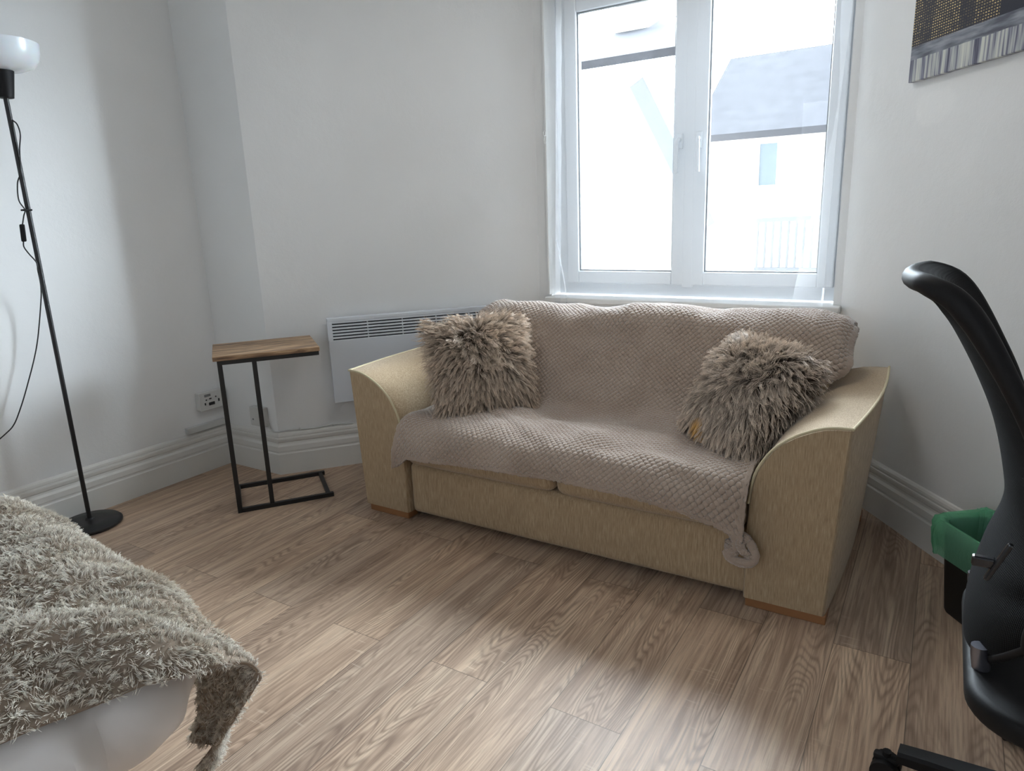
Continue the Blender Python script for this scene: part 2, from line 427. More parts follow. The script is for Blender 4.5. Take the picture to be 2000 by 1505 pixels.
def mat_canvas():
    """night skyline print: x of the object runs along the canvas, z is height above its bottom edge"""
    t = NT('printed_canvas'); v = t.coord(); sp = t.n('ShaderNodeSeparateXYZ'); t.l(v, sp.inputs[0]); s, z = sp.outputs[0], sp.outputs[2]
    # pale streaks on the water
    cs = t.n('ShaderNodeCombineXYZ'); t.l(t.math('MULTIPLY', s, 34.0), cs.inputs[0]); t.l(t.math('MULTIPLY', z, 1.5), cs.inputs[1])
    st = t.noise(cs.outputs[0], 1.0, 3, 0.75)
    streak = t.ramp(st, [(0.38, (84, 84, 100)), (0.46, (128, 128, 142)), (0.5, (176, 178, 178)), (0.6, (206, 207, 198))])
    band = t.ramp(t.noise(t.mapping(v, (9, 1, 60)), 1.0, 3), [(0.35, (88, 90, 100)), (0.65, (152, 155, 163))])
    # lit windows of the towers
    br = t.n('ShaderNodeTexBrick'); cz = t.n('ShaderNodeCombineXYZ'); t.l(s, cz.inputs[0]); t.l(z, cz.inputs[1]); t.l(cz.outputs[0], br.inputs['Vector'])
    br.offset = 0.0; br.inputs['Scale'].default_value = 9.0; br.inputs['Brick Width'].default_value = 0.095; br.inputs['Row Height'].default_value = 0.074; br.inputs['Mortar Size'].default_value = 0.024
    br.inputs['Color1'].default_value = (1, 1, 1, 1); br.inputs['Color2'].default_value = (0.15, 0.15, 0.15, 1); br.inputs['Mortar'].default_value = (0, 0, 0, 1)
    twr = t.n('ShaderNodeTexWhiteNoise', noise_dimensions='1D'); t.l(t.math('FLOOR', t.math('MULTIPLY', t.math('ADD', s, t.math('MULTIPLY', t.noise(t.mapping(v, (3, 1, 7)), 1.0, 1), 0.05)), 16.0)), twr.inputs['W'])
    lit = t.math('MULTIPLY', br.outputs['Color'], t.math('ADD', 0.12, t.math('MULTIPLY', twr.outputs['Value'], 1.1)))
    lit = t.math('MULTIPLY', lit, t.ramp(t.noise(t.mapping(v, (50, 1, 50)), 1.0, 3, 0.7), [(0.36, (0.1, 0.1, 0.1, 1)), (0.52, (1, 1, 1, 1))]))
    city = t.mix(t.math('MINIMUM', t.math('MULTIPLY', lit, 1.8), 1.0), s2l((52, 50, 58)), s2l((228, 200, 136)))
    dark = t.mix(0.0, s2l((48, 48, 58)), s2l((48, 48, 58)))
    city = t.mix(t.math('GREATER_THAN', s, 0.385), city, dark)
    col = t.mix(t.math('GREATER_THAN', t.math('ADD', z, t.math('MULTIPLY', t.noise(t.mapping(v, (25, 1, 1)), 1.0, 2), 0.006)), 0.073), streak, band)
    col = t.mix(t.math('GREATER_THAN', z, 0.112), col, city)
    t.bsdf(col, 0.7, None, 0.2); return t.m

WALL = mat_wall(); FLOOR = mat_floor(); SOFA = mat_sofa(); FLEECE = mat_fleece(); SHEER = mat_sheer('sheer_voile', 0.035, 0.05, 0.16); SHEER2 = mat_sheer('sheer_voile_hem', 0.14, 0.16, 0.30); GLASS = mat_glass()
CEIL = simple('white_ceiling_paint', (238, 238, 236), 0.8)
SKIRT = simple('white_gloss_paint', (222, 220, 215), 0.34, 0.5, bump_scale=30, bump_str=0.08, var=0.02)
UPVC = simple('white_window_plastic', (226, 231, 236), 0.3, 0.5)
SILLM = simple('white_sill_paint', (226, 226, 224), 0.35)
SEALM = simple('grey_glazing_seal', (120, 124, 128), 0.6)
HEAT = simple('white_enamel', (220, 224, 230), 0.35, 0.5)
HEATD = simple('dark_heater_inside', (52, 54, 60), 0.6)
BLACKM = simple('black_powder_coat', (22, 22, 23), 0.42, 0.5)
BLACKP = simple('black_plastic', (16, 15, 16), 0.6, 0.25, bump_scale=300, bump_str=0.05)
BLACKG = simple('black_glossy_plastic', (30, 30, 33), 0.18, 0.6)
CORD = simple('black_rubber_cord', (20, 20, 21), 0.5)
OPAL = simple('white_opal_plastic', (232, 233, 238), 0.22, 0.5, **{'Subsurface Weight': 0.2})
TOP = mat_tabletop()
PIPE = simple('pale_piping_fabric', (202, 190, 158), 0.8, 0.2)
FOOTW = simple('orange_brown_wood', (150, 104, 68), 0.45, 0.4, var=0.12)
SHEET = simple('white_cotton_sheet', (226, 221, 218), 0.85, 0.2, bump_scale=60, bump_str=0.12)
BEDB = simple('dark_bed_base_fabric', (60, 56, 54), 0.9)
PILEB = simple('blanket_backing', (146, 131, 116), 0.95, 0.1)
CUSHB = simple('cushion_backing', (108, 92, 80), 0.95, 0.1)
SEATM = simple('black_seat_vinyl', (17, 17, 18), 0.6, 0.2, bump_scale=220, bump_str=0.06)
MESH = mat_mesh(); STEEL = simple('grey_steel', (120, 120, 128), 0.3, 0.5, 0.9)
BINM = simple('black_bin_plastic', (20, 20, 21), 0.5, 0.4); LINER = mat_liner()
CANV = mat_canvas(); SOCK = simple('white_socket_plastic', (206, 206, 203), 0.35); SOCKD = simple('dark_socket_hole', (30, 30, 32), 0.5)
SOCKG = simple('grey_print', (120, 120, 120), 0.5)
REND = simple('white_render', (226, 222, 214), 0.9, var=0.05); SLATE = simple('grey_slate', (58, 58, 62), 0.9, 0.1, var=0.15)
BOARD = simple('grey_bargeboard', (116, 118, 124), 0.8, 0.1); DARKGL = simple('dark_window_glass', (72, 84, 92), 0.3); YARD = simple('pale_paving', (170, 166, 160), 0.9, var=0.08)

# ------------------------------------------------------------------ room shell
AX = -3.085; BY = 2.101; DY = 3.18
vAB = (AX, BY); vBC = (-2.689, BY); vCD = (-1.815, DY); vDE = (-0.355, DY)
eE = np.array([math.cos(math.radians(-53)), math.sin(math.radians(-53))])
tE = (1.25 + 0.355) / eE[0]; vEF = (1.25, DY + tE * eE[1])
yB = -1.6; ZC = 2.6; TH = 0.2

def wall_seg(name, p, q, z0=-0.05, z1=ZC + 0.05, th=TH, holes=(), ext0=0.0, ext1=0.0):
    """wall from p to q, room on the right-hand side; its inner face lies on the line p-q"""
    p = np.array(p, float); q = np.array(q, float); d = q - p; L = np.linalg.norm(d); d /= L; n = np.array([-d[1], d[0]])  # outward
    mb = MB()
    def blk(s0, s1, za, zb):
        c = p + d * (s0 + s1) / 2 + n * th / 2
        mb.bm(box_bm((c[0], c[1], (za + zb) / 2), (s1 - s0, th, zb - za), 0, 1, ((d[0], d[1], 0), (n[0], n[1], 0), (0, 0, 1))))
    s = -ext0
    for (a, b, za, zb) in holes:
        blk(s, a, z0, z1); blk(a, b, z0, za); blk(a, b, zb, z1); s = b
    blk(s, L + ext1, z0, z1)
    o = mb.build(name, WALL, None); return tag(o, kind='structure')

wall_seg('wall_left', (AX, yB), vAB, ext0=TH, ext1=TH)
wall_seg('wall_left_return', vAB, vBC, ext1=0)
wall_seg('wall_left_bay', vBC, vCD, ext0=0.0, ext1=0.0)
OX0, OX1, OZ0, OZ1 = -1.742, -0.386, 0.78, 2.25
wall_seg('wall_window', vCD, vDE, holes=[(OX0 - vCD[0], OX1 - vCD[0], OZ0 - 0.026, OZ1)], ext0=0.0, ext1=0.0)
wall_seg('wall_right_bay', vDE, vEF, ext1=0.1)
wall_seg('wall_right', vEF, (1.25, yB), ext1=TH)
wall_seg('wall_back', (1.25, yB), (AX, yB), holes=[(1.25, 2.75, 0.9, 2.3)])  # hole for the added fill window
fl = MB().bm(box_bm(((AX + 1.25) / 2, (yB + 3.5) / 2, -0.05), (1.25 - AX + 0.5, 3.5 - yB + 0.5, 0.1))).build('floor', FLOOR); tag(fl, kind='structure')
ce = MB().bm(box_bm(((AX + 1.25) / 2, (yB + 3.3) / 2, ZC + 0.05), (1.25 - AX + 0.5, 3.3 - yB + 0.5, 0.1))).build('ceiling', CEIL); tag(ce, kind='structure')

# skirting boards, mitred round the bay
SK = [(0.025, 0), (0.025, 0.102), (0.022, 0.107), (0.0195, 0.107), (0.0195, 0.113), (0.0215, 0.117), (0.0205, 0.14), (0.0135, 0.150), (0.0115, 0.158), (0.0155, 0.163), (0.0175, 0.176),
      (0.0165, 0.1815), (0.0125, 0.183), (0.0125, 0.187), (0.0135, 0.190), (0.0115, 0.199), (0.006, 0.206), (-0.002, 0.210)]
poly = [(AX, yB), vAB, vBC, vCD, vDE, vEF, (1.25, yB)]
def mitre(i, off):
    P = [np.array(p, float) for p in poly]
    def nrm(a, b): d = (b - a) / np.linalg.norm(b - a); return np.array([d[1], -d[0]])   # into the room
    if i == 0: return P[0] + nrm(P[0], P[1]) * off
    if i == len(P) - 1: return P[i] + nrm(P[i - 1], P[i]) * off
    n0, n1 = nrm(P[i - 1], P[i]), nrm(P[i], P[i + 1]); m = n0 + n1; m /= (1 + n0 @ n1)
    return P[i] + m * off
for i, nm in enumerate(['baseboard_left', 'baseboard_left_return', 'baseboard_left_bay', 'baseboard_window', 'baseboard_right_bay', 'baseboard_right']):
    V = []; n = len(SK)
    for k in (i, i + 1):
        for d, z in SK:
            p = mitre(k, d); V.append((p[0], p[1], z))
        for d, z in ((-0.002, 0.0),): p = mitre(k, d); V.append((p[0], p[1], z))
    n += 1
    F = [(j, (j + 1) % n, n + (j + 1) % n, n + j) for j in range(n)] + [tuple(range(n)), tuple(range(2 * n - 1, n - 1, -1))]
    mb = MB().add(V, F); tag(mb.build(nm, SKIRT), kind='structure')

# ------------------------------------------------------------------ window
FY = 3.25; FD = 0.07      # frame front and depth
FX0, FX1, FZ0, FZ1 = -1.735, -0.392, 0.785, 2.247
win = thing('window_1', None, None, (-1.06, FY, FZ0)); tag(win, kind='structure')
def rect_frame(x0, x1, z0, z1, wl, wr, wb, wt, y, d, bevel=0.004):
    mb = MB()
    mb.bm(box_bm((x0 + wl / 2, y + d / 2, (z0 + z1) / 2), (wl, d, z1 - z0), bevel)); mb.bm(box_bm((x1 - wr / 2, y + d / 2, (z0 + z1) / 2), (wr, d, z1 - z0), bevel))
    mb.bm(box_bm(((x0 + x1) / 2, y + d / 2, z0 + wb / 2), (x1 - x0 - wl - wr + .002, d, wb), bevel)); mb.bm(box_bm(((x0 + x1) / 2, y + d / 2, z1 - wt / 2), (x1 - x0 - wl - wr + .002, d, wt), bevel))
    return mb
rect_frame(FX0, FX1, FZ0, FZ1, 0.06, 0.045, 0.065, 0.06, FY + 0.012, FD).build('window_frame', UPVC, win)
MB().bm(box_bm((-1.040, FY + 0.03, (FZ0 + FZ1) / 2), (0.05, 0.085, FZ1 - FZ0 - 0.1), 0.004)).build('mullion', UPVC, win)
for (x0, x1) in ((-1.678, -1.052), (-1.028, -0.400)):
    sz0, sz1 = 0.845, 2.190
    sash = rect_frame(x0, x1, sz0, sz1, 0.066, 0.066, 0.062, 0.062, FY - 0.012, 0.06, 0.006).build('sash', UPVC, win)
    gx0, gx1, gz0, gz1 = x0 + 0.066, x1 - 0.066, sz0 + 0.062, sz1 - 0.062
    rect_frame(gx0 - .001, gx1 + .001, gz0 - .001, gz1 + .001, 0.007, 0.007, 0.007, 0.007, FY + 0.004, 0.02, 0.001).build('glazing_seal', SEALM, sash)
    MB().bm(box_bm(((gx0 + gx1) / 2, FY + 0.02, (gz0 + gz1) / 2), (gx1 - gx0, 0.005, gz1 - gz0))).build('pane', GLASS, sash)
    hx = x1 - 0.033 if x0 < -1.3 else x0 + 0.033
    hb = MB().bm(box_bm((hx, FY - 0.018, 1.50), (0.028, 0.014, 0.07), 0.004)).build('handle', UPVC, sash)
    sgn = -1 if x0 < -1.3 else 1
    pts = resample([(hx, FY - 0.02, 1.505), (hx, FY - 0.045, 1.505), (hx + .004 * sgn, FY - 0.052, 1.48), (hx + .006 * sgn, FY - 0.052, 1.36)], 16)
    V, F = tube(pts, 0.0095, 10); hb2 = hb.data
    bm = bmesh.new(); bm.from_mesh(hb2); org = ORG[win]
    vs = [bm.verts.new(Vector(np.array(v) - org)) for v in V]
    for f in F: bm.faces.new([vs[i] for i in f])
    bm.to_mesh(hb2); bm.free()
# added window in the wall behind the camera, lets in fill light
w2 = thing('fill_window', None, None, (-0.75, yB - 0.1, 0.9)); tag(w2, kind='structure')
rect_frame(-1.5, 0.0, 0.9, 2.3, 0.06, 0.06, 0.06, 0.06, yB - 0.13, 0.06).build('window_frame', UPVC, w2)
MB().bm(box_bm((-0.75, yB - 0.1, 1.6), (0.05, 0.05, 1.28), 0.004)).build('mullion', UPVC, w2)
# sill board
sl = MB().bm(box_bm((-1.0525, 3.185, 0.768), (1.397, 0.135, 0.026), 0.005)).build('window_sill', SILLM); tag(sl, kind='structure')
# white strip down the left reveal with a little wire hook
tr = MB().bm(box_bm((-1.7385, 3.160, 1.55), (0.012, 0.036, 1.52), 0.003)).build('trim_1', SILLM); tag(tr, kind='structure')
hk = resample([(-1.734, 3.140, 1.575), (-1.734, 3.122, 1.572), (-1.734, 3.116, 1.585), (-1.734, 3.128, 1.595), (-1.734, 3.137, 1.585), (-1.734, 3.125, 1.56), (-1.734, 3.118, 1.545), (-1.734, 3.13, 1.535), (-1.734, 3.14, 1.548)], 40)
V, F = tube(hk, 0.0018, 8); tag(MB().add(V, F).build('curtain_hook', SILLM, None, True, origin=(-1.734, 3.14, 1.56)), 'small white wire hook on the strip left of the window', 'hook')

# net curtain
cu = thing('net_curtain', 'sheer white net curtain hanging in front of the whole window', 'curtain', (-1.03, 3.10, 2.44))
nu, nv = 260, 90
U = np.linspace(0, 1, nu)[:, None]; Vv = np.linspace(0, 1, nv)[None, :]
zt, zb = 2.44, 0.728
Z = zt + (zb - zt) * Vv + 0 * U
XL = np.interp(Z[0], [0.72, 0.80, 1.2, 1.6, 2.15, 2.44], [-1.680, -1.672, -1.660, -1.650, -1.632, -1.625]) + 0.004 * np.sin(Z[0] * 23)
XR = np.interp(Z[0], [0.72, 0.87, 1.2, 1.54, 1.93, 2.44], [-0.413, -0.408, -0.412, -0.405, -0.384, -0.380]) + 0.003 * np.sin(Z[0] * 31)
X = XL[None, :] * (1 - U) + XR[None, :] * U
Y = 3.096 + 0.007 * np.sin(X * 24 + 1.3 * np.sin(Z * 1.5)) + 0.004 * np.sin(X * 61 + Z * 2) + 0.006 * swave(X, Z, 0.5, 3)
Z = Z + 0.010 * np.abs(np.sin(X * 9.5)) * (Vv ** 12)
Pc = np.stack([X, Y, Z], -1)
mk('voile', Pc, grid_faces(nu, nv), SHEER, cu, True)
# turned-in side hems and bottom hem, a second thickness of the same cloth
def strip(name, pts_a, pts_b, n=60):
    A = resample(pts_a, n); B = resample(pts_b, n); G = np.stack([A * (1 - t) + B * t for t in np.linspace(0, 1, 6)], 0)
    G[..., 1] += 0.003 * np.sin(G[..., 2] * 40) * np.linspace(0, 1, 6)[:, None]
    return mk(name, G, grid_faces(6, n), SHEER2, cu, True)
strip('hem', [(-1.632, 3.088, 2.4), (-1.650, 3.088, 1.6), (-1.672, 3.088, 0.8), (-1.680, 3.088, 0.73)], [(-1.600, 3.086, 2.4), (-1.618, 3.086, 1.6), (-1.640, 3.086, 0.8), (-1.648, 3.086, 0.73)])
strip('hem', [(-0.381, 3.086, 2.4), (-0.386, 3.086, 1.93), (-0.406, 3.086, 1.54), (-0.412, 3.086, 1.1), (-0.414, 3.086, 0.73)], [(-0.415, 3.084, 2.4), (-0.425, 3.084, 1.93), (-0.415, 3.084, 1.54), (-0.490, 3.084, 1.1), (-0.545, 3.084, 0.73)])
hx = np.linspace(-1.675, -0.415, 240); G = np.zeros((240, 5, 3))
for k in range(5):
    G[:, k, 0] = hx; G[:, k, 1] = 3.087 - 0.001 * k + 0.007 * np.sin(hx * 24)
    low = 0.722 + 0.026 * np.clip(np.sin(hx * 26 + 0.8 * np.sin(hx * 5)), 0, 1) ** 0.4
    G[:, k, 2] = low + (0.768 - low) * k / 4
mk('hem', G, grid_faces(240, 5), SHEER2, cu, True)
V, F = tube(resample([(-1.655, 3.082, 1.07), (-1.640, 3.080, 1.0), (-1.612, 3.079, 0.86), (-1.600, 3.080, 0.735)], 30), 0.0035, 6); MB().add(V, F).build('tie_tape', SHEER2, cu, True)
rodp = [(-1.78, 3.12, 2.45), (-0.385, 3.12, 2.45)]
V, F = tube(rodp, 0.006, 10); tag(MB().add(V, F).build('curtain_wire', SILLM, None, True, origin=(-1.06, 3.12, 2.45)), 'white wire above the window carrying the net curtain', 'curtain wire')

# ------------------------------------------------------------------ added fill light, out of view on the ceiling
cl = thing('fill_light', 'added round fill light on the ceiling above the sofa, out of view', 'fill light', (-1.0, 2.2, ZC))
V, F = lathe([(0.27, 0), (0.27, -0.03), (0.255, -0.045), (0.25, -0.045)], (-1.0, 2.2, ZC), 48); MB().add(V, F).build('base', UPVC, cl, True)
_ll = bpy.data.lights.new('lamp', 'AREA'); _ll.shape = 'DISK'; _ll.size = 0.48; _ll.energy = FILL_POWER; _ll.color = (1.0, 0.97, 0.93)  # disc light added to brighten the floor and sofa tops
_lo = bpy.data.objects.new('lamp', _ll); COL.objects.link(_lo); _lo.parent = cl; _lo.location = (0, 0, -0.05)

# ------------------------------------------------------------------ outside
yd = MB().bm(box_bm((-2.5, 9.5, -0.4), (16, 12, 0.2))).build('ground', YARD); tag(yd, kind='structure')
h1 = thing('house', 'pale rendered house with grey slate roof seen through the right pane', 'house', (-1.5, 9.0, -0.3))
MB().bm(box_bm((-0.5, 10.5, 0.85), (4.6, 3.0, 2.3))).build('wall', REND, h1)
V = [(-2.85, 8.85, 1.98), (1.9, 8.85, 1.98), (1.9, 10.6, 3.15), (-2.85, 10.6, 3.15), (-2.85, 12.2, 1.98), (1.9, 12.2, 1.98)]
V2 = [(x, y, z + 0.08) for x, y, z in V]
MB().add(V + V2, [(0, 1, 2, 3), (3, 2, 5, 4), (6, 7, 8, 9), (9, 8, 11, 10), (0, 1, 7, 6), (4, 5, 11, 10), (0, 6, 9, 3), (3, 9, 10, 4), (1, 2, 8, 7), (2, 5, 11, 8)]).build('roof', SLATE, h1)
wf = rect_frame(-2.05, -1.79, 1.41, 1.95, 0.03, 0.03, 0.03, 0.03, 8.96, 0.06, 0.002).build('window', UPVC, h1)
MB().bm(box_bm((-1.92, 8.985, 1.68), (0.2, 0.02, 0.48))).build('pane', DARKGL, wf)
h2 = thing('house', 'pale rendered house with a sloping bargeboard seen through the left pane', 'house', (-3.6, 7.0, -0.3))
MB().add([(-5.2, 7, -0.3), (-2.05, 7, -0.3), (-2.05, 7, 1.05), (-2.78, 7, 2.42), (-5.2, 7, 2.55), (-5.2, 8.5, -0.3), (-2.05, 8.5, -0.3), (-2.05, 8.5, 1.05), (-2.78, 8.5, 2.42), (-5.2, 8.5, 2.55)],
         [(0, 1, 2, 3, 4), (9, 8, 7, 6, 5), (0, 5, 6, 1), (1, 6, 7, 2), (2, 7, 8, 3), (3, 8, 9, 4), (4, 9, 5, 0)]).build('wall', REND, h2)
MB().bm(bar((-2.78, 6.93, 2.44), (-2.02, 6.93, 1.02), 0.04, 0.16)).build('bargeboard', BOARD, h2)
V = [(-5.4, 6.8, 2.60), (-2.3, 6.8, 2.60), (-2.75, 8.5, 3.30), (-5.4, 8.5, 3.30)]
MB().add(V + [(x, y, z + 0.08) for x, y, z in V], [(3, 2, 1, 0), (4, 5, 6, 7), (0, 1, 5, 4), (1, 2, 6, 5), (2, 3, 7, 6), (3, 0, 4, 7)]).build('roof', SLATE, h2)
MB().bm(box_bm((-3.3, 8.25, 3.5), (0.4, 0.4, 0.7), 0.01)).build('chimney', REND, h2)
rl = thing('railing', 'grey metal railing outside the right pane', 'railing', (-1.4, 8.75, -0.3))
MB().bm(bar((-1.97, 8.75, 1.03), (-0.8, 8.75, 1.06), 0.05, 0.05)).build('rail', BOARD, rl)
MB().bm(bar((-1.97, 8.75, 0.45), (-0.8, 8.75, 0.45), 0.05, 0.05)).build('rail', BOARD, rl)
for k in range(14):
    x = -1.95 + k * 0.087
    MB().bm(bar((x, 8.75, 0.45 if 0 < k < 13 else -0.3), (x, 8.75, 1.03), 0.022)).build('baluster', BOARD, rl)

# ------------------------------------------------------------------ sofa
sf = thing('sofa', 'two seat gold beige woven sofa under the window with flared arms', 'sofa', (-1.085, 2.42, 0.0))
Y0, Y1 = 1.97, 2.84
ARC = [(0.0, 0.606), (0.03, 0.6055), (0.065, 0.601), (0.10, 0.589), (0.14, 0.569), (0.172, 0.546), (0.203, 0.516), (0.226, 0.482), (0.245, 0.442), (0.256, 0.40), (0.263, 0.34), (0.266, 0.28), (0.267, 0.16), (0.267, 0.03)]
def arm(side):
    # side -1: left arm, outer face towards -x ; +1: right arm
    xo = -2.035 if side < 0 else -0.166
    Y1 = 2.70 if side < 0 else 2.84
    prof = [(-0.0, 0.606)]
    out_side = [(0.035 * (1 - z / 0.606) , z) for z in (0.03, 0.18, 0.33, 0.48)]
    ys = np.concatenate([[Y0, Y0 + 0.006, Y0 + 0.02], np.linspace(Y0 + 0.1, Y1 - 0.02, 12), [Y1]])
    V = []; n = 0
    for j, y in enumerate(ys):
        t = (y - Y0) / (Y1 - Y0); bul = 0.028 * t + 0.022 * math.sin(math.pi * min(1, t * 1.0))
        ins = 0.006 if j == 0 else (0.002 if j == 1 else 0.0); 
        if j == len(ys) - 1: ins = 0.01
        loop = []
        for dx, z in out_side: loop.append((dx - bul * (0.55 + 0.45 * z / 0.6) + ins, max(z, 0.03)))
        for k, (dx, z) in enumerate(ARC):
            b = -bul if k == 0 else -bul * max(0, 1 - dx / 0.09)
            loop.append((dx + b + (ins if k == 0 else (-ins if dx > 0.2 else 0)), z - (ins if dx < 0.2 else 0)))
        n = len(loop)
        for dx, z in loop: V.append((xo + dx * (1 if side < 0 else -1), y, z))
    m = len(ys); F = [(j * n + k, j * n + (k + 1) % n, (j + 1) * n + (k + 1) % n, (j + 1) * n + k) for j in range(m - 1) for k in range(n)]
    F += [tuple(range(n)), tuple(range((m - 1) * n, m * n))]
    a = MB().add(V, F).build('arm', SOFA, sf, True)
    # piping along the curved front edge and along the outer top edge
    s = 1 if side < 0 else -1
    fr = [(xo + dx * s, Y0 + 0.001, z + 0.001) for dx, z in ARC[:11]]
    V1, F1 = tube(resample(fr, 50), 0.0042, 8)
    tp = []
    for y in np.linspace(Y0, Y1 - .01, 14):
        t = (y - Y0) / (Y1 - Y0); tp.append((xo - s * (0.028 * t + 0.022 * math.sin(math.pi * t)), y, 0.606))
    V2, F2 = tube(tp, 0.0042, 8)
    MB().add(V1, F1).add(V2, F2).build('piping', PIPE, a, True)
    return a
arm(-1); arm(1)
def plinth(x0, x1):
    MB().bm(box_bm(((x0 + x1) / 2, Y0 + 0.035, 0.0145), (x1 - x0, 0.06, 0.029), 0.003)).build('foot', FOOTW, sf)
plinth(-1.985, -1.775); plinth(-0.425, -0.195)
for x in (-1.9, -0.28): MB().bm(box_bm((x, 2.80, 0.0145), (0.2, 0.06, 0.029), 0.003)).build('foot', FOOTW, sf)
def soft_box(name, c, size, bev, mat, parent, crown=(0, 0, 0), noise=0.004, seed=1, seg=5, cuts=12):
    bm = box_bm((0, 0, 0), size, bev, seg)
    bmesh.ops.subdivide_edges(bm, edges=[e for e in bm.edges if e.calc_length() > max(size) / 9], cuts=cuts, use_grid_fill=True)
    h = np.array(size) / 2
    for v in bm.verts:
        p = np.array(v.co[:]); q = p / h
        d = np.array([crown[0] * np.sign(q[0]) * abs(q[0]) ** 3 * (1 - q[1] ** 2) * (1 - q[2] ** 2), crown[1] * np.sign(q[1]) * abs(q[1]) ** 3 * (1 - q[0] ** 4) * (1 - q[2] ** 2), crown[2] * np.sign(q[2]) * abs(q[2]) ** 3 * (1 - q[0] ** 4) * (1 - q[1] ** 4)])
        p = p + d; p[2] += noise * float(swave(np.array(p[0] + c[0]), np.array(p[1]), 0.5, seed)) * (1 if q[2] > 0 else 0)
        v.co = Vector(p + np.array(c))
    return MB().bm(bm).build(name, mat, parent, True)
# front rail and body
soft_box('base', (-1.086, 2.42, 0.138), (1.352, 0.87, 0.214), 0.022, SOFA, sf, (0, 0.010, 0), 0, 3)
soft_box('seat_cushion', (-1.420, 2.225, 0.322), (0.672, 0.545, 0.148), 0.038, SOFA, sf, (0, 0.012, 0.012), 0.003, 4)
soft_box('seat_cushion', (-0.757, 2.225, 0.320), (0.646, 0.545, 0.148), 0.038, SOFA, sf, (0, 0.012, 0.012), 0.003, 5)
# back: slanted cushion shape swept along x
bp = [(2.84, 0.20), (2.84, 0.60), (2.82, 0.72), (2.76, 0.765), (2.68, 0.772), (2.61, 0.755), (2.57, 0.70), (2.50, 0.56), (2.44, 0.44), (2.42, 0.38), (2.44, 0.25)]
def back():
    xs = np.concatenate([[-1.795, -1.79], np.linspace(-1.77, -0.40, 30), [-0.385, -0.38]]); V = []; n = len(bp)
    xs2 = np.interp(xs, [-1.795, -0.38], [-1.835, -0.262])
    for k, x in enumerate(xs):
        e = min(k, len(xs) - 1 - k); sh = {0: 0.05, 1: 0.02}.get(e, 0.0)
        for y, z in bp:
            xx = x if z < 0.5 else (xs2[k] if z > 0.6 else x + (xs2[k] - x) * (z - 0.5) / 0.1)
            V.append((xx, y + (sh if y < 2.65 else 0), z - (sh if z > 0.7 else 0)))
    m = len(xs); F = [(j * n + k, j * n + (k + 1) % n, (j + 1) * n + (k + 1) % n, (j + 1) * n + k) for j in range(m - 1) for k in range(n)]
    F += [tuple(range(n)), tuple(range((m - 1) * n, m * n))]
    MB().add(V, F).build('backrest', SOFA, sf, True)
back()

# throw over seat and back
thr = thing('throw_blanket', 'mushroom waffle fleece throw draped over the sofa seat and back', 'blanket', (-1.085, 2.35, 0.42))
path = [(2.845, 0.64), (2.845, 0.72), (2.80, 0.775), (2.72, 0.793), (2.64, 0.790), (2.585, 0.760), (2.55, 0.70), (2.49, 0.59), (2.43, 0.485), (2.395, 0.435), (2.34, 0.414), (2.22, 0.416), (2.08, 0.419), (2.0, 0.413), (1.952, 0.394), (1.926, 0.352), (1.920, 0.296)]
nv = 560; nu = 600
pr = resample(path, nv); ds = np.linalg.norm(np.diff(pr, axis=0), axis=1).sum()
U = np.linspace(0, 1, nu)[:, None]
tt = np.linspace(0, 1, nv)
xl = np.interp(pr[:, 1] + 0 * tt, [0.3, 0.45, 0.55, 0.62, 0.66, 0.8], [-1.765, -1.765, -1.80, -1.835, -1.852, -1.852])
xr = np.interp(pr[:, 1], [0.3, 0.45, 0.55, 0.62, 0.66, 0.8], [-0.428, -0.428, -0.39, -0.285, -0.248, -0.248])
front = pr[:, 0] < 2.3
xl = np.where(front, np.interp(pr[:, 0], [1.90, 1.96, 2.3], [-1.778, -1.774, -1.765]), xl); xr = np.where(front, np.interp(pr[:, 0], [1.90, 1.96, 2.3], [-0.422, -0.424, -0.428]), xr)
rearp = (pr[:, 0] > 2.72)
xl = np.where(rearp, -1.825, xl); xr = np.where(rearp, -0.272, xr)
ker = np.ones(25) / 25
xl = np.convolve(np.pad(xl, 12, 'edge'), ker, 'valid'); xr = np.convolve(np.pad(xr, 12, 'edge'), ker, 'valid')
X = xl[None, :] * (1 - U) + xr[None, :] * U
Y = np.repeat(pr[None, :, 0], nu, 0); Z = np.repeat(pr[None, :, 1], nu, 0)
s_len = tt * ds
# outline along the top of the back
ztop = np.interp(X, [-1.86, -1.82, -1.757, -1.55, -1.397, -1.2, -0.998, -0.85, -0.728, -0.55, -0.364, -0.29, -0.25], [-0.075, -0.03, -0.004, -0.008, -0.016, -0.010, 0.004, 0.002, -0.005, -0.001, 0.006, -0.012, -0.05])
wt = np.clip((Z - 0.60) / 0.18, 0, 1) ** 1.3
Z = Z + ztop * wt
# side ends of the back roll away from the room
e = np.clip(1 - (X - X[0:1]) / 0.06, 0, 1) + np.clip(1 - (X[-1:] - X) / 0.05, 0, 1)
Y = Y + 0.05 * e ** 2 * np.clip((Z - 0.55) / 0.15, 0, 1) * (Y < 2.7)
# hem height along the front
zf = np.interp(X, [-1.776, -1.74, -1.70, -1.55, -1.3, -1.05, -0.8, -0.6, -0.5, -0.45, -0.43], [-0.050, -0.036, -0.004, 0.004, 0.018, 0.026, 0.022, 0.004, -0.022, -0.042, -0.055])
wf_ = np.clip((0.41 - Z) / 0.11, 0, 1) * (Y < 2.02)
Z = Z + zf * wf_
# soft dents and wrinkles
N = grid_normals(np.stack([X, Y, Z], -1)); sgn = 1 if N[nu // 2, int(nv * 0.7), 2] > 0 else -1; N = N * sgn
S_ = np.repeat(s_len[None, :], nu, 0)
dent = 0.007 * swave(X, S_, 0.42, 21, 9) + 0.004 * swave(X, S_, 0.18, 22, 9)
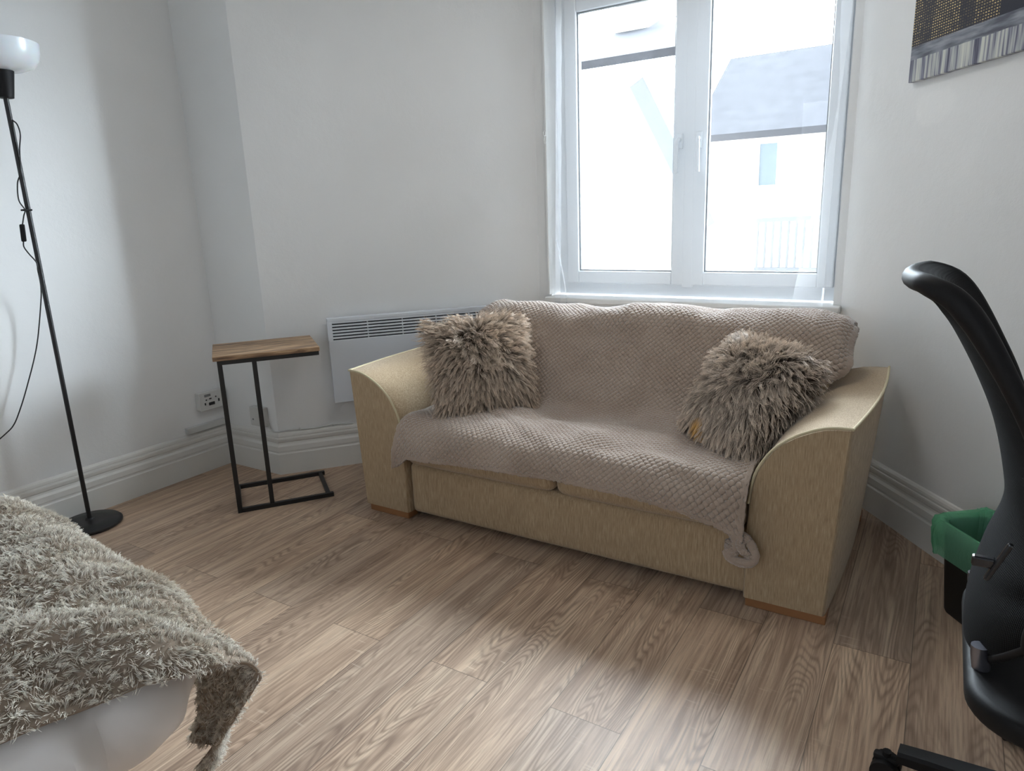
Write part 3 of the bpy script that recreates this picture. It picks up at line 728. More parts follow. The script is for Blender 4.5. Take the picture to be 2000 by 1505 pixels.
# creases running from the left seat corner and along the front
def crease(x0, s0, x1, s1, wd, hgt):
    d = np.array([x1 - x0, s1 - s0]); L = np.linalg.norm(d); d /= L
    a = (X - x0) * d[0] + (S_ - s0) * d[1]; b = -(X - x0) * d[1] + (S_ - s0) * d[0]
    b = b + 0.015 * np.sin(a * 9)
    return hgt * np.exp(-(b / wd) ** 2) * np.clip(a / 0.08, 0, 1) * np.clip((L - a) / 0.12, 0, 1)
dent += crease(-1.60, ds - .40, -1.10, ds - .13, 0.030, 0.012) + crease(-1.46, ds - .40, -0.86, ds - .20, 0.05, 0.012) - crease(-1.56, ds - .34, -1.05, ds - .09, 0.030, 0.008)
dent += crease(-1.24, 0.34, -0.98, 0.42, 0.04, 0.012) - crease(-1.34, 0.42, -0.95, 0.50, 0.06, 0.012) + crease(-0.95, 0.36, -0.45, 0.44, 0.05, 0.012) + crease(-1.10, 0.25, -1.02, 0.5, 0.03, 0.010)
dent += crease(-0.85, ds - .16, -0.44, ds - .08, 0.03, 0.010) + crease(-1.0, ds - .12, -0.46, ds - .02, 0.03, 0.007) - crease(-0.7, ds - .11, -0.44, ds - .045, 0.02, 0.008)
dent += crease(-1.35, ds - .60, -0.55, ds - .52, 0.06, 0.010)
dent = dent * np.clip((Z - 0.25) / 0.1, 0.3, 1) + 0.012
P = np.stack([X, Y, Z], -1) + N * dent[..., None]
N = grid_normals(P) * sgn
# waffle relief: raised pads in a diagonal lattice with sunken pits
pit = 0.0215
waf = np.cos(2 * math.pi * X / pit) * np.cos(2 * math.pi * S_ / (pit * 0.92))
waf = 1 - 2 * np.clip(0.5 - 0.62 * waf, 0, 1) ** 1.6
edge = np.minimum(np.minimum((X - X[0:1]), (X[-1:] - X)), (ds - S_)); flat = np.clip((edge - 0.012) / 0.01, 0, 1)
P = P + N * (0.0046 * waf * flat + 0.003 * (1 - flat))[..., None]
P = P + N * rng.normal(0, 0.0005, (nu, nv, 1))
th_o = mk('cloth', P, grid_faces(nu, nv), FLEECE, thr, True)
sm = th_o.modifiers.new('thickness', 'SOLIDIFY'); sm.thickness = 0.008; sm.offset = -1 if sgn > 0 else -1
# twisted corner hanging off the front right
def flap(pts, wds, name):
    C_ = resample(pts, 60); n = len(C_)
    W_ = np.interp(np.linspace(0, 1, n), np.linspace(0, 1, len(wds)), wds)
    V, F = tube(C_, 0.01, 18, rfun=None)
    V = np.array(V).reshape(n, 18, 3); V = C_[:, None, :] + (V - C_[:, None, :]) * (W_ / 0.01)[:, None, None]
    V[..., 1] = C_[:, None, 1] + (V[..., 1] - C_[:, None, 1]) * 0.75
    V += rng.normal(0, 0.0010, V.shape)
    return V.reshape(-1, 3), F
V1, F1 = flap([(-0.462, 1.932, 0.262), (-0.448, 1.926, 0.238), (-0.452, 1.924, 0.215), (-0.470, 1.922, 0.193), (-0.455, 1.918, 0.178), (-0.425, 1.916, 0.174), (-0.398, 1.918, 0.184), (-0.392, 1.920, 0.205), (-0.402, 1.924, 0.228), (-0.420, 1.928, 0.252)], [0.018, 0.016, 0.017, 0.015, 0.014, 0.015, 0.016, 0.014, 0.013, 0.013], 'a')
V2, F2 = flap([(-0.415, 1.924, 0.262), (-0.432, 1.916, 0.238), (-0.428, 1.912, 0.218), (-0.408, 1.914, 0.203), (-0.394, 1.918, 0.192)], [0.016, 0.015, 0.013, 0.012, 0.01], 'b')
V3, F3 = flap([(-0.47, 1.926, 0.235), (-0.462, 1.924, 0.205), (-0.442, 1.926, 0.190)], [0.010, 0.018, 0.014], 'c')
MB().add(V1, F1).add(V2, F2).add(V3, F3).build('twisted_corner', FLEECE, thr, True)

# ------------------------------------------------------------------ fluffy cushions
def cushion(label, BL, BR, TR, TL, seed, patch=None, thick=0.06):
    BL, BR, TR, TL = [np.array(p, float) for p in (BL, BR, TR, TL)]
    cen = (BL + BR + TR + TL) / 4
    o = thing('cushion', label, 'cushion', tuple(cen), 'shaggy cushions on the sofa')
    nrm = np.cross(BR - BL, TL - BL); nrm /= np.linalg.norm(nrm)
    if nrm[1] > 0: nrm = -nrm
    n = 41; u = np.linspace(-1, 1, n)
    uu, vv = np.meshgrid(u, u, indexing='ij')
    pin = 1 - 0.07 * (1 - vv ** 2) ** 1 * (np.abs(uu) ** 3); pin2 = 1 - 0.07 * (1 - uu ** 2) * (np.abs(vv) ** 3)
    a = (uu * pin * 0.86 + 1) / 2; b = (vv * pin2 * 0.86 + 1) / 2
    base = (BL * ((1 - a) * (1 - b))[..., None] + BR * (a * (1 - b))[..., None] + TR * (a * b)[..., None] + TL * ((1 - a) * b)[..., None])
    tk = thick * ((1 - uu ** 4) * (1 - vv ** 4)) ** 0.5
    front = base + nrm * tk[..., None]; backp = base - nrm * tk[..., None]
    V = np.concatenate([front.reshape(-1, 3), backp.reshape(-1, 3)]); F = grid_faces(n, n); F2 = F[:, ::-1] + n * n
    body = mk('cover', V, np.concatenate([F, F2]), CUSHB, o, True)
    bm = bmesh.new(); bm.from_mesh(body.data); bmesh.ops.remove_doubles(bm, verts=bm.verts, dist=0.0005); bmesh.ops.recalc_face_normals(bm, faces=bm.faces); bm.to_mesh(body.data); bm.free()
    r = np.random.default_rng(seed)
    def sample(G, sg, cnt):
        NN = grid_normals(G); 
        NN = NN * np.sign(np.sum(NN * nrm, -1, keepdims=True) * sg + 1e-9)
        fu = r.uniform(0, n - 1.001, cnt); fv = r.uniform(0, n - 1.001, cnt); i = fu.astype(int); j = fv.astype(int); du = (fu - i)[:, None]; dv = (fv - j)[:, None]
        def bl(A): return A[i, j] * (1 - du) * (1 - dv) + A[i + 1, j] * du * (1 - dv) + A[i, j + 1] * (1 - du) * dv + A[i + 1, j + 1] * du * dv
        Nn = bl(NN); Nn /= np.linalg.norm(Nn, axis=1)[:, None]
        return bl(G), Nn, fu / (n - 1) * 2 - 1, fv / (n - 1) * 2 - 1
    P1, N1, u1, v1 = sample(front, 1, 13000); P2, N2, u2, v2 = sample(backp, -1, 3500)
    Pr = np.concatenate([P1, P2]); Nr = np.concatenate([N1, N2]); uu_ = np.concatenate([u1, u2]); vv_ = np.concatenate([v1, v2])
    ex = (BR - BL) / np.linalg.norm(BR - BL); ez = (TL - BL) / np.linalg.norm(TL - BL)
    sw = swave(uu_, vv_, 0.7, seed + 5, 8); sw2 = swave(uu_, vv_, 0.6, seed + 9, 8)
    cx = uu_ * 1.0 + 0.30 * sw; cz = (vv_ - 0.30) * 1.0 - 0.20 + 0.30 * sw2
    comb = ex[None] * cx[:, None] + ez[None] * cz[:, None]
    ln = r.uniform(0.055, 0.092, len(Pr))
    m = FURC if patch is None else FURP
    fur('fur', Pr, Nr, comb * 1.0, ln, 0.00100, m, o, 10, 0.86, 0.0105, 0.070, 0.30, 0.20, seed, 0.16)
    return o
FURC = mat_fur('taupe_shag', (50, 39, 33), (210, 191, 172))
BLr = np.array((-0.735, 2.325, 0.445)); BRr = np.array((-0.455, 2.03, 0.445)); TRr = np.array((-0.275, 2.39, 0.705)); TLr = np.array((-0.612, 2.50, 0.765))
cenr = (BLr + BRr + TRr + TLr) / 4
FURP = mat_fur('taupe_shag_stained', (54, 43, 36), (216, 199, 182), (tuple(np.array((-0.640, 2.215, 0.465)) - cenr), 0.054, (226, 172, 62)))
cushion('square shaggy taupe cushion propped upright against the left sofa arm', (-1.63, 2.03, 0.435), (-1.365, 2.345, 0.435), (-1.505, 2.455, 0.795), (-1.775, 2.14, 0.795), 11)
cushion('tilted shaggy taupe cushion with a yellow patch leaning on the right sofa arm', BLr, BRr, TRr, TLr, 23, True)

# ------------------------------------------------------------------ floor lamp
LX, LY = -2.94, 1.3025
lp = thing('floor_lamp', 'black floor lamp with a white bowl shade by the left wall', 'floor lamp', (LX, LY, 0))
V, F = lathe([(0.112, 0), (0.12, 0.006), (0.12, 0.014), (0.112, 0.022), (0.06, 0.027), (0.018, 0.029), (0.014, 0.036), (0.009, 0.037)], (LX, LY, 0), 56); MB().add(V, F).build('base', BLACKM, lp, True)
V, F = lathe([(0.0085, 0.03), (0.0085, 1.69)], (LX, LY, 0), 16); MB().add(V, F).build('pole', BLACKM, lp, True)
V, F = lathe([(0.0225, 1.675), (0.026, 1.676), (0.041, 1.765), (0.041, 1.768), (0.036, 1.768)], (LX, LY, 0), 40); MB().add(V, F).build('lamp_holder', BLACKP, lp, True)
V, F = lathe([(0.034, 1.766), (0.075, 1.770), (0.104, 1.782), (0.122, 1.803), (0.130, 1.830), (0.132, 1.862), (0.129, 1.862), (0.126, 1.832), (0.118, 1.806), (0.100, 1.787), (0.07, 1.776), (0.03, 1.773)], (LX, LY, 0), 64); MB().add(V, F).build('lamp_shade', OPAL, lp, True)
cd = [(LX + 0.008, LY + 0.004, 1.60), (LX + 0.018, LY + 0.012, 1.585), (LX + 0.022, LY + 0.014, 1.55), (LX + 0.014, LY + 0.006, 1.50), (LX + 0.009, LY - 0.004, 1.42), (LX - 0.004, LY - 0.016, 1.38), (LX - 0.006, LY - 0.022, 1.32), (LX + 0.002, LY - 0.012, 1.285), (LX - 0.002, LY - 0.018, 1.262), (LX - 0.006, LY - 0.026, 1.232)]
V, F = tube(resample(cd, 80), 0.0024, 8); c1 = MB().add(V, F)
cd2 = [(LX - 0.012, LY - 0.032, 1.170), (LX - 0.012, LY - 0.034, 1.15), (LX - 0.004, LY - 0.026, 1.125), (LX + 0.006, LY - 0.010, 1.09), (LX + 0.004, LY - 0.010, 1.06), (-2.99, 1.315, 0.99), (-3.02, 1.312, 0.91), (-3.035, 1.275, 0.755), (-3.04, 1.212, 0.60), (-3.045, 1.17, 0.51), (-3.045, 1.143, 0.468), (-3.045, 1.112, 0.444), (-3.05, 1.07, 0.415), (-3.055, 1.0, 0.36), (-3.05, 0.92, 0.30)]
V, F = tube(resample(cd2, 160), 0.0024, 8); c1.add(V, F).build('cord', CORD, lp, True)
a = math.radians(156); sd = np.array([-math.sin(a), math.cos(a), 0.0])
MB().bm(box_bm((LX - 0.009, LY - 0.029, 1.201), (0.017, 0.022, 0.064), 0.004, 2, (sd, np.cross((0.06, 0.04, 1), sd) / np.linalg.norm(np.cross((0.06, 0.04, 1), sd)), np.array((0.06, 0.04, 1)) / 1.003))).build('switch', BLACKP, lp)
MB().bm(box_bm((LX + 0.001, LY - 0.006, 1.2835), (0.022, 0.032, 0.007), 0.002)).build('cable_clip', BLACKP, lp)

# ------------------------------------------------------------------ side table
AZ = math.radians(54.5)
ex = np.array([math.cos(AZ), math.sin(AZ), 0]); ey = np.array([-math.sin(AZ), math.cos(AZ), 0]); ez = np.array([0, 0, 1.0])
T0 = np.array([-2.472, 1.675, 0.0])            # front left foot
TL_, TD_ = 0.405, 0.315; tb = 0.0185; H = 0.668
st = thing('side_table', 'C shaped side table with brown wooden top and black frame', 'side table', tuple(T0 + ex * 0.2 + ey * 0.15))
def tp(a, b, z): return T0 + ex * a + ey * b + ez * z
MB().bm(box_bm(tp(TL_ / 2 - 0.006, TD_ / 2 + 0.002, H + 0.0095), (TL_ + 0.018, TD_ + 0.025, 0.019), 0.0015, 1, (ex, ey, ez))).build('table_top', TOP, st)
h2_ = tb / 2
MB().bm(bar(tp(h2_, h2_, 0), tp(h2_, h2_, H), tb)).build('leg', BLACKM, st)
MB().bm(bar(tp(0.142, h2_ + 0.002, tb - .002), tp(0.142, h2_ + 0.002, H - 0.002), tb)).build('leg', BLACKM, st)
br = MB()
br.bm(bar(tp(tb, h2_, h2_), tp(TL_, h2_, h2_), tb)).bm(bar(tp(0, TD_ - h2_, h2_), tp(TL_, TD_ - h2_, h2_), tb)).bm(bar(tp(h2_, tb, h2_), tp(h2_, TD_ - tb, h2_), tb)).bm(bar(tp(TL_ - h2_ - 0.012, tb, h2_ - .001), tp(TL_ - h2_ - 0.012, TD_ - tb, h2_ - .001), tb * .9))
br.build('base_frame', BLACKM, st)
tr_ = MB()
tr_.bm(bar(tp(tb, h2_, H - h2_), tp(TL_, h2_, H - h2_), tb)).bm(bar(tp(0, TD_ - h2_, H - h2_), tp(TL_, TD_ - h2_, H - h2_), tb)).bm(bar(tp(h2_, tb, H - h2_), tp(h2_, TD_ - tb, H - h2_), tb)).bm(bar(tp(TL_ - h2_, tb, H - h2_), tp(TL_ - h2_, TD_ - tb, H - h2_), tb))
tr_.build('top_frame', BLACKM, st)
AZ = 0.0

# ------------------------------------------------------------------ panel heater on the bay wall
dC = np.array(vCD) - np.array(vBC); dC /= np.linalg.norm(dC); dC = np.array([dC[0], dC[1], 0]); nC = np.array([dC[1], -dC[0], 0])
Hs = np.array([-2.452, 2.266, 0.0]); 
off = (Hs[:2] - np.array(vBC)) @ nC[:2]; Hs = Hs + nC * (0.062 - off)
hw, hz0, hz1 = 0.92, 0.338, 0.755
ht = thing('panel_heater', 'white electric panel heater with louvred top on the wall behind the sofa', 'heater', tuple(Hs + dC * hw / 2 + ez * hz0))
def hp(s, d, z): return Hs + dC * s - nC * d + ez * z      # d = depth behind the front face
AXH = (dC, nC, ez)
bd = MB()
def hbox(s0, s1, d0, d1, z0, z1, bev=0.0): bd.bm(box_bm(hp((s0 + s1) / 2, (d0 + d1) / 2, (z0 + z1) / 2), (s1 - s0, d1 - d0, z1 - z0), bev, 2, AXH))
hbox(0, hw, 0.0, 0.012, hz0, 0.648, 0.003); hbox(0, hw, 0.0, 0.012, 0.736, hz1, 0.003); hbox(0, 0.022, 0.0005, 0.012, 0.646, 0.738); hbox(hw - 0.022, hw, 0.0005, 0.012, 0.646, 0.738)
hbox(0.001, hw - 0.001, 0.012, 0.042, hz1 - 0.012, hz1 - 0.001); hbox(0.001, 0.012, 0.012, 0.042, hz0 + .001, hz1 - 0.012); hbox(hw - 0.012, hw - 0.001, 0.012, 0.042, hz0 + .001, hz1 - 0.012); hbox(0.012, hw - 0.012, 0.034, 0.042, hz0 + 0.01, hz1 - 0.012)
bd.build('casing', HEAT, ht)
bd = MB(); pz = (0.736 - 0.648) / 6
for k in range(6): hbox(0.022, hw - 0.022, 0.001, 0.011, 0.648 + pz * k + 0.0062, 0.648 + pz * (k + 1), 0.001)
for s in np.arange(0.19, hw - 0.1, 0.17): hbox(s - 0.0025, s + 0.0025, 0.004, 0.011, 0.648, 0.736)
bd.build('grille', HEAT, ht)
bd = MB(); hbox(0.02, hw - 0.02, 0.016, 0.018, 0.64, 0.742); bd.build('inner_plate', HEATD, ht)
for s0 in (0.2, 0.71): bd = MB(); hbox(s0, s0 + 0.04, 0.042, 0.061, 0.40, 0.70); bd.build('wall_bracket', HEATD, ht)

# ------------------------------------------------------------------ sockets, trunking, cable
so = thing('wall_socket', 'white power socket on the left wall beside the side table', 'socket', (AX, 2.013, 0.356))
MB().bm(box_bm((AX + 0.0165, 2.013, 0.358), (0.033, 0.140, 0.088), 0.004)).build('back_box', SOCK, so)
fp = MB().bm(box_bm((AX + 0.0365, 2.013, 0.358), (0.008, 0.146, 0.092), 0.003)).build('face_plate', SOCK, so)
MB().bm(box_bm((AX + 0.0415, 1.985, 0.387), (0.003, 0.034, 0.012), 0.001)).build('rocker_switch', SOCKG, fp)
for y, z, sy, sz in ((1.976, 0.365, .006, .006), (1.999, 0.368, .012, .006), (2.03, 0.372, .006, .006), (1.968, 0.346, .006, .012), (2.045, 0.352, .007, .014)):
    MB().bm(box_bm((AX + 0.041, y, z), (0.003, sy, sz))).build('socket_hole', SOCKD, fp)
MB().bm(box_bm((AX + 0.0415, 2.004, 0.342), (0.004, 0.032, 0.015), 0.001)).build('usb_port', SOCKD, fp)
so2 = thing('cable_outlet', 'plain white outlet box low on the short wall behind the side table', 'outlet box', (-2.80, BY, 0.284))
MB().bm(box_bm((-2.798, BY - 0.016, 0.284), (0.10, 0.032, 0.095), 0.004)).build('box', SOCK, so2)
MB().bm(box_bm((-2.825, BY - 0.033, 0.270), (0.008, 0.003, 0.008), 0.001)).build('screw', SOCKG, so2)
tk = MB().bm(box_bm((AX + 0.013, 1.973, 0.229), (0.026, 0.215, 0.030), 0.002)).build('cable_trunking', SOCK, None, origin=(AX, 1.973, 0.229)); tag(tk, 'short white cable trunking on the skirting below the left wall socket', 'trunking')
cb = [(-2.745, BY - 0.010, 0.25), (-2.735, BY - 0.008, 0.222), (-2.70, BY - 0.009, 0.2145)]
for s in np.linspace(0.03, 0.36, 12): p = np.array([vBC[0], vBC[1], 0]) + dC * s + nC * 0.006; cb.append((p[0], p[1], 0.2145 + 0.003 * math.sin(s * 30)))
V, F = tube(resample(cb, 90), 0.003, 8); cbo = MB().add(V, F).build('cable', SOCK, None, True, origin=(-2.66, 2.12, 0.214)); tag(cbo, 'thin white cable clipped along the skirting top below the heater', 'cable')
for s in (0.10, 0.26):
    p = np.array([vBC[0], vBC[1], 0]) + dC * s + nC * 0.006
    MB().bm(box_bm((p[0], p[1], 0.2165), (0.008, 0.012, 0.012), 0.002, 2, (dC, nC, ez))).build('clip', SOCK, cbo)

# ------------------------------------------------------------------ canvas print on the right bay wall
dE = np.array([eE[0], eE[1], 0]); nE = np.array([-eE[1] * -1, -eE[0], 0]); nE = np.array([eE[1], -eE[0], 0])      # into the room
c0 = np.array([-0.174, 2.892, 1.592]); c0 = c0 - nE * ((c0[:2] - np.array(vDE)) @ nE[:2]) + nE * 0.002
cw, chh, cdp = 1.0, 0.62, 0.02
cv = thing('canvas_print', 'canvas print of a city skyline at night on the right wall', 'picture', tuple(c0))
cv.rotation_euler = (0, 0, math.radians(-53))
def local_box(name, x0, x1, y0, y1, z0, z1, mat, bev, par):
    o = MB().bm(box_bm(((x0 + x1) / 2, (y0 + y1) / 2, (z0 + z1) / 2), (x1 - x0, y1 - y0, z1 - z0), bev)).build(name, mat, None)
    del ORG[o]; o.parent = par; return o
local_box('canvas', 0, cw, -cdp, 0, 0, chh, CANV, 0.002, cv)

# ------------------------------------------------------------------ waste bin with liner
nb = -nE                                   # towards the wall
P0 = np.array([0.055, 2.25, 0.0]); bw, bdp, bh = 0.25, 0.165, 0.272
bn = thing('waste_bin', 'black plastic waste bin against the right wall behind the office chair', 'bin', tuple(P0 + dE * bw / 2 + nb * bdp / 2))
bc = P0 + dE * bw / 2 + nb * bdp / 2
def rrect(z, sx, sy, r, n=8):
    out = []
    for cx, cy, a0 in ((1, 1, 0), (-1, 1, 90), (-1, -1, 180), (1, -1, 270)):
        for k in range(n + 1):
            a = math.radians(a0 + 90 * k / n); out.append(bc + dE * (cx * (sx / 2 - r) + r * math.cos(a)) + nb * (cy * (sy / 2 - r) + r * math.sin(a)) + ez * z)
    return np.array(out)
def loft(rings, cap0=True, cap1=False):
    n = len(rings[0]); V = np.concatenate(rings); F = [(j * n + k, j * n + (k + 1) % n, (j + 1) * n + (k + 1) % n, (j + 1) * n + k) for j in range(len(rings) - 1) for k in range(n)]
    if cap0: F.append(tuple(range(n))[::-1])
    if cap1: F.append(tuple((len(rings) - 1) * n + k for k in range(n)))
    return V, F
V, F = loft([rrect(0.0, bw * .76, bdp * .74, .03), rrect(0.008, bw * .79, bdp * .78, .032), rrect(bh, bw * .97, bdp * .97, .035), rrect(bh + .004, bw, bdp, .037), rrect(bh + .004, bw * .95, bdp * .95, .034), rrect(bh - .01, bw * .94, bdp * .93, .034), rrect(0.012, bw * .76, bdp * .74, .03)], True, True)
MB().add(V, F).build('body', BINM, bn, True)
ln = thing('bin_liner', 'green translucent bin bag folded over the rim of the black bin', 'bin bag', tuple(bc + ez * bh))
rings = []
prof = [(0.06, .80, .78), (0.12, .84, .82), (0.20, .89, .88), (0.25, .92, .91), (0.279, .95, .95), (0.287, 1.00, 1.0), (0.289, 1.06, 1.08), (0.281, 1.12, 1.16), (0.262, 1.16, 1.22), (0.240, 1.155, 1.21), (0.215, 1.13, 1.18), (0.195, 1.10, 1.14), (0.180, 1.09, 1.12)]
for k, (z, fx, fy) in enumerate(prof):
    r_ = rrect(z, bw * fx, bdp * fy, .04 * fx, 24)
    ang = np.arange(len(r_)) / len(r_) * 2 * math.pi; d_ = r_ - bc; d_[:, 2] = 0; dn = d_ / np.linalg.norm(d_, axis=1)[:, None]
    wv = np.sin(ang * 17 + k * 0.5) * 0.35 + np.sin(ang * 31 + k * .9) * 0.35 + np.sin(ang * 7 + 1 + k * .35) * 0.5
    amp = 0.0028 if k < 5 else 0.0075; 
    if k < 5: wv = wv - 1
    if k >= 6: wv = np.abs(wv) * 1.0
    r_ = r_ + dn * (wv * amp)[:, None]; r_[:, 2] += 0.006 * np.sin(ang * 5 + k * .2) * (k >= 5) * (0.4 if k < 7 else 1.0)
    r_[:, 2] += 0.012 * np.clip(np.cos(ang - 2.3), 0, 1) * (k >= 5) * (k < 8)
    rings.append(r_)
V, F = loft(rings, False, False)
MB().add(V, F).build('bag', LINER, ln, True)

# ------------------------------------------------------------------ office chair, turned away at the right edge
ch = thing('office_chair', 'black mesh back office chair at the right edge of the room', 'office chair', (0.34, 1.38, 0))
pz = [1.074, 1.068, 1.055, 1.033, 0.999, 0.935, 0.866, 0.805, 0.733, 0.690, 0.647, 0.584, 0.509, 0.450, 0.405]
px = [-0.046, -0.030, -0.006, 0.014, 0.036, 0.068, 0.098, 0.117, 0.133, 0.138, 0.132, 0.114, 0.101, 0.100, 0.106]
def chair_back():
    cp = resample(np.stack([px, pz], 1), 70); nz = len(cp); nuu = 41; u = np.linspace(-1, 1, nuu); yc = 1.385
    t = np.linspace(0, 1, nz)
    hw_ = np.interp(t, [0, 0.03, 0.08, 0.16, 0.3, 0.55, 0.75, 1], [0.13, 0.155, 0.172, 0.182, 0.190, 0.20, 0.218, 0.21])
    wing = np.interp(cp[:, 1], [0.4, 0.55, 0.65, 0.75, 0.9, 1.1], [0.055, 0.075, 0.055, 0.036, 0.030, 0.020])
    lift = np.interp(cp[:, 1], [0.4, 0.5, 0.65, 1.0], [0.13, 0.09, 0.02, 0.0])
    G = np.zeros((nuu, nz, 3))
    for i, uu in enumerate(u):
        G[i, :, 0] = cp[:, 0] + wing * abs(uu) ** 2.2; G[i, :, 1] = yc + uu * hw_; G[i, :, 2] = cp[:, 1] + lift * uu * uu
    # one smooth normal per row keeps the shell even
    tg = np.gradient(cp, axis=0); nr = np.stack([-tg[:, 1], 0 * t, tg[:, 0]], 1); nr /= np.linalg.norm(nr, axis=1)[:, None]; nr *= np.sign(nr[nz // 2, 0])
    th = np.interp(t, [0, .04, .1, .25, .5, 1], [0.030, 0.034, 0.036, 0.028, 0.022, 0.014])
    A = G - nr[None] * (th / 2)[None, :, None]; B = G + nr[None] * (th / 2)[None, :, None]
    V = np.concatenate([A.reshape(-1, 3), B.reshape(-1, 3)]); F = grid_faces(nuu, nz); n0 = nuu * nz
    F = np.concatenate([F, F[:, ::-1] + n0])
    idx = np.arange(n0).reshape(nuu, nz); loop = np.concatenate([idx[:, 0], idx[-1, 1:], idx[-2::-1, -1], idx[0, -2:0:-1]])
    lp2 = np.roll(loop, -1); F = np.concatenate([F, np.stack([loop, lp2, lp2 + n0, loop + n0], 1)])
    o = mk('backrest', V, F, MESH, ch, True)
    bm = bmesh.new(); bm.from_mesh(o.data); bmesh.ops.recalc_face_normals(bm, faces=bm.faces); bm.to_mesh(o.data); bm.free(); autosmooth(o, 50)
    C_ = G; thg = np.repeat(th[None, :], nuu, 0)
    rim = np.concatenate([C_[:, 0], C_[-1, 1:], C_[-2::-1, -1], C_[0, -2:0:-1]]); rt = np.concatenate([thg[:, 0], thg[-1, 1:], thg[-2::-1, -1], thg[0, -2:0:-1]]) / 2 + 0.0006
    V, F = tube(rim, 1.0, 14, closed=True); V = np.array(V).reshape(len(rim), 14, 3); V = rim[:, None] + (V - rim[:, None]) * rt[:, None, None]
    MB().add(V.reshape(-1, 3), F).build('rim', BLACKP, o, True)
    return o
cbk = chair_back()
MB().bm(box_bm((0.094, 1.178, 0.662), (0.030, 0.014, 0.016), 0.003)).bm(box_bm((0.112, 1.172, 0.668), (0.008, 0.010, 0.070), 0.003, 2, ((.93, 0, -.36), (0, 1, 0), (.36, 0, .93)))).build('lumbar_clip', BLACKG, ch)
V, F = tube(resample([(0.112, 1.25, 0.478), (0.114, 1.25, 0.455), (0.128, 1.25, 0.395), (0.165, 1.26, 0.368), (0.30, 1.33, 0.362)], 40), 0.0135, 14); MB().add(V, F).build('back_bar', STEEL, ch, True)
V, F = tube(resample([(0.112, 1.52, 0.478), (0.114, 1.52, 0.455), (0.128, 1.52, 0.395), (0.165, 1.50, 0.368), (0.30, 1.43, 0.362)], 40), 0.0135, 14); MB().add(V, F).build('back_bar', STEEL, ch, True)
def seat_pad():
    bm = box_bm((0, 0, 0), (0.48, 0.50, 0.044), 0.0, 1)
    ve = [e for e in bm.edges if abs(e.verts[0].co.z - e.verts[1].co.z) > 0.01]
    bmesh.ops.bevel(bm, geom=ve, offset=0.10, segments=10, profile=0.5, affect='EDGES')
    he = [e for e in bm.edges if abs(e.verts[0].co.z - e.verts[1].co.z) < 0.001 and len(e.link_faces) == 2 and e.calc_face_angle(0) > 1.0]
    bmesh.ops.bevel(bm, geom=he, offset=0.016, segments=4, profile=0.5, affect='EDGES')
    for v in bm.verts: v.co = Vector((v.co.x + 0.335, v.co.y + 1.385 - 0.02, v.co.z + 0.416))
    return MB().bm(bm).build('seat', SEATM, ch, True)
seat_pad()
MB().bm(box_bm((0.32, 1.385, 0.366), (0.22, 0.16, 0.056), 0.015)).build('tilt_mechanism', BLACKP, ch)
HUB = np.array([0.30, 1.405, 0.0])
V, F = lathe([(0.030, 0.06), (0.030, 0.16), (0.024, 0.162), (0.024, 0.30), (0.014, 0.302), (0.014, 0.36)], tuple(HUB), 24); MB().add(V, F).build('gas_column', BLACKP, ch, True)
for k in range(5):
    a = math.radians(173.5 + 72 * k); d = np.array([math.cos(a), math.sin(a), 0]); sdv = np.array([-d[1], d[0], 0])
    V = []; n = 0
    for t, wdt, z0, z1 in ((0.0, 0.030, 0.065, 0.118), (0.35, 0.026, 0.068, 0.108), (0.8, 0.022, 0.070, 0.096), (1.0, 0.021, 0.066, 0.089)):
        c = HUB + d * (0.02 + 0.265 * t)
        ring = [c + sdv * x + ez * z for x, z in ((-wdt, z0), (wdt, z0), (wdt, z1 - .006), (wdt - .006, z1), (-wdt + .006, z1), (-wdt, z1 - .006))]
        n = 6; V += ring
    F = [(j * n + q, j * n + (q + 1) % n, (j + 1) * n + (q + 1) % n, (j + 1) * n + q) for j in range(3) for q in range(n)] + [tuple(range(n)), tuple(range(3 * n, 4 * n))]
    MB().add(V, F).build('leg', BLACKP, ch)
    cc = HUB + d * 0.305; mb = MB()
    for s in (-1, 1):
        pts = [cc + sdv * s * x + ez * 0.0275 for x in (0.006, 0.024)]
        V, F = tube(pts, 0.0272, 22, up=(0, 0, 1)); mb.add(V, F)
    cs = mb.build('caster', BLACKP, ch, True)
    V, F = tube([cc + ez * 0.03, cc + ez * 0.07], 0.009, 12); mb = MB().add(V, F); mb.bm(box_bm(cc + ez * 0.053, (0.05, 0.02, 0.016), 0.006, 2, (d, sdv, ez))); mb.build('fork', BLACKP, cs, True)

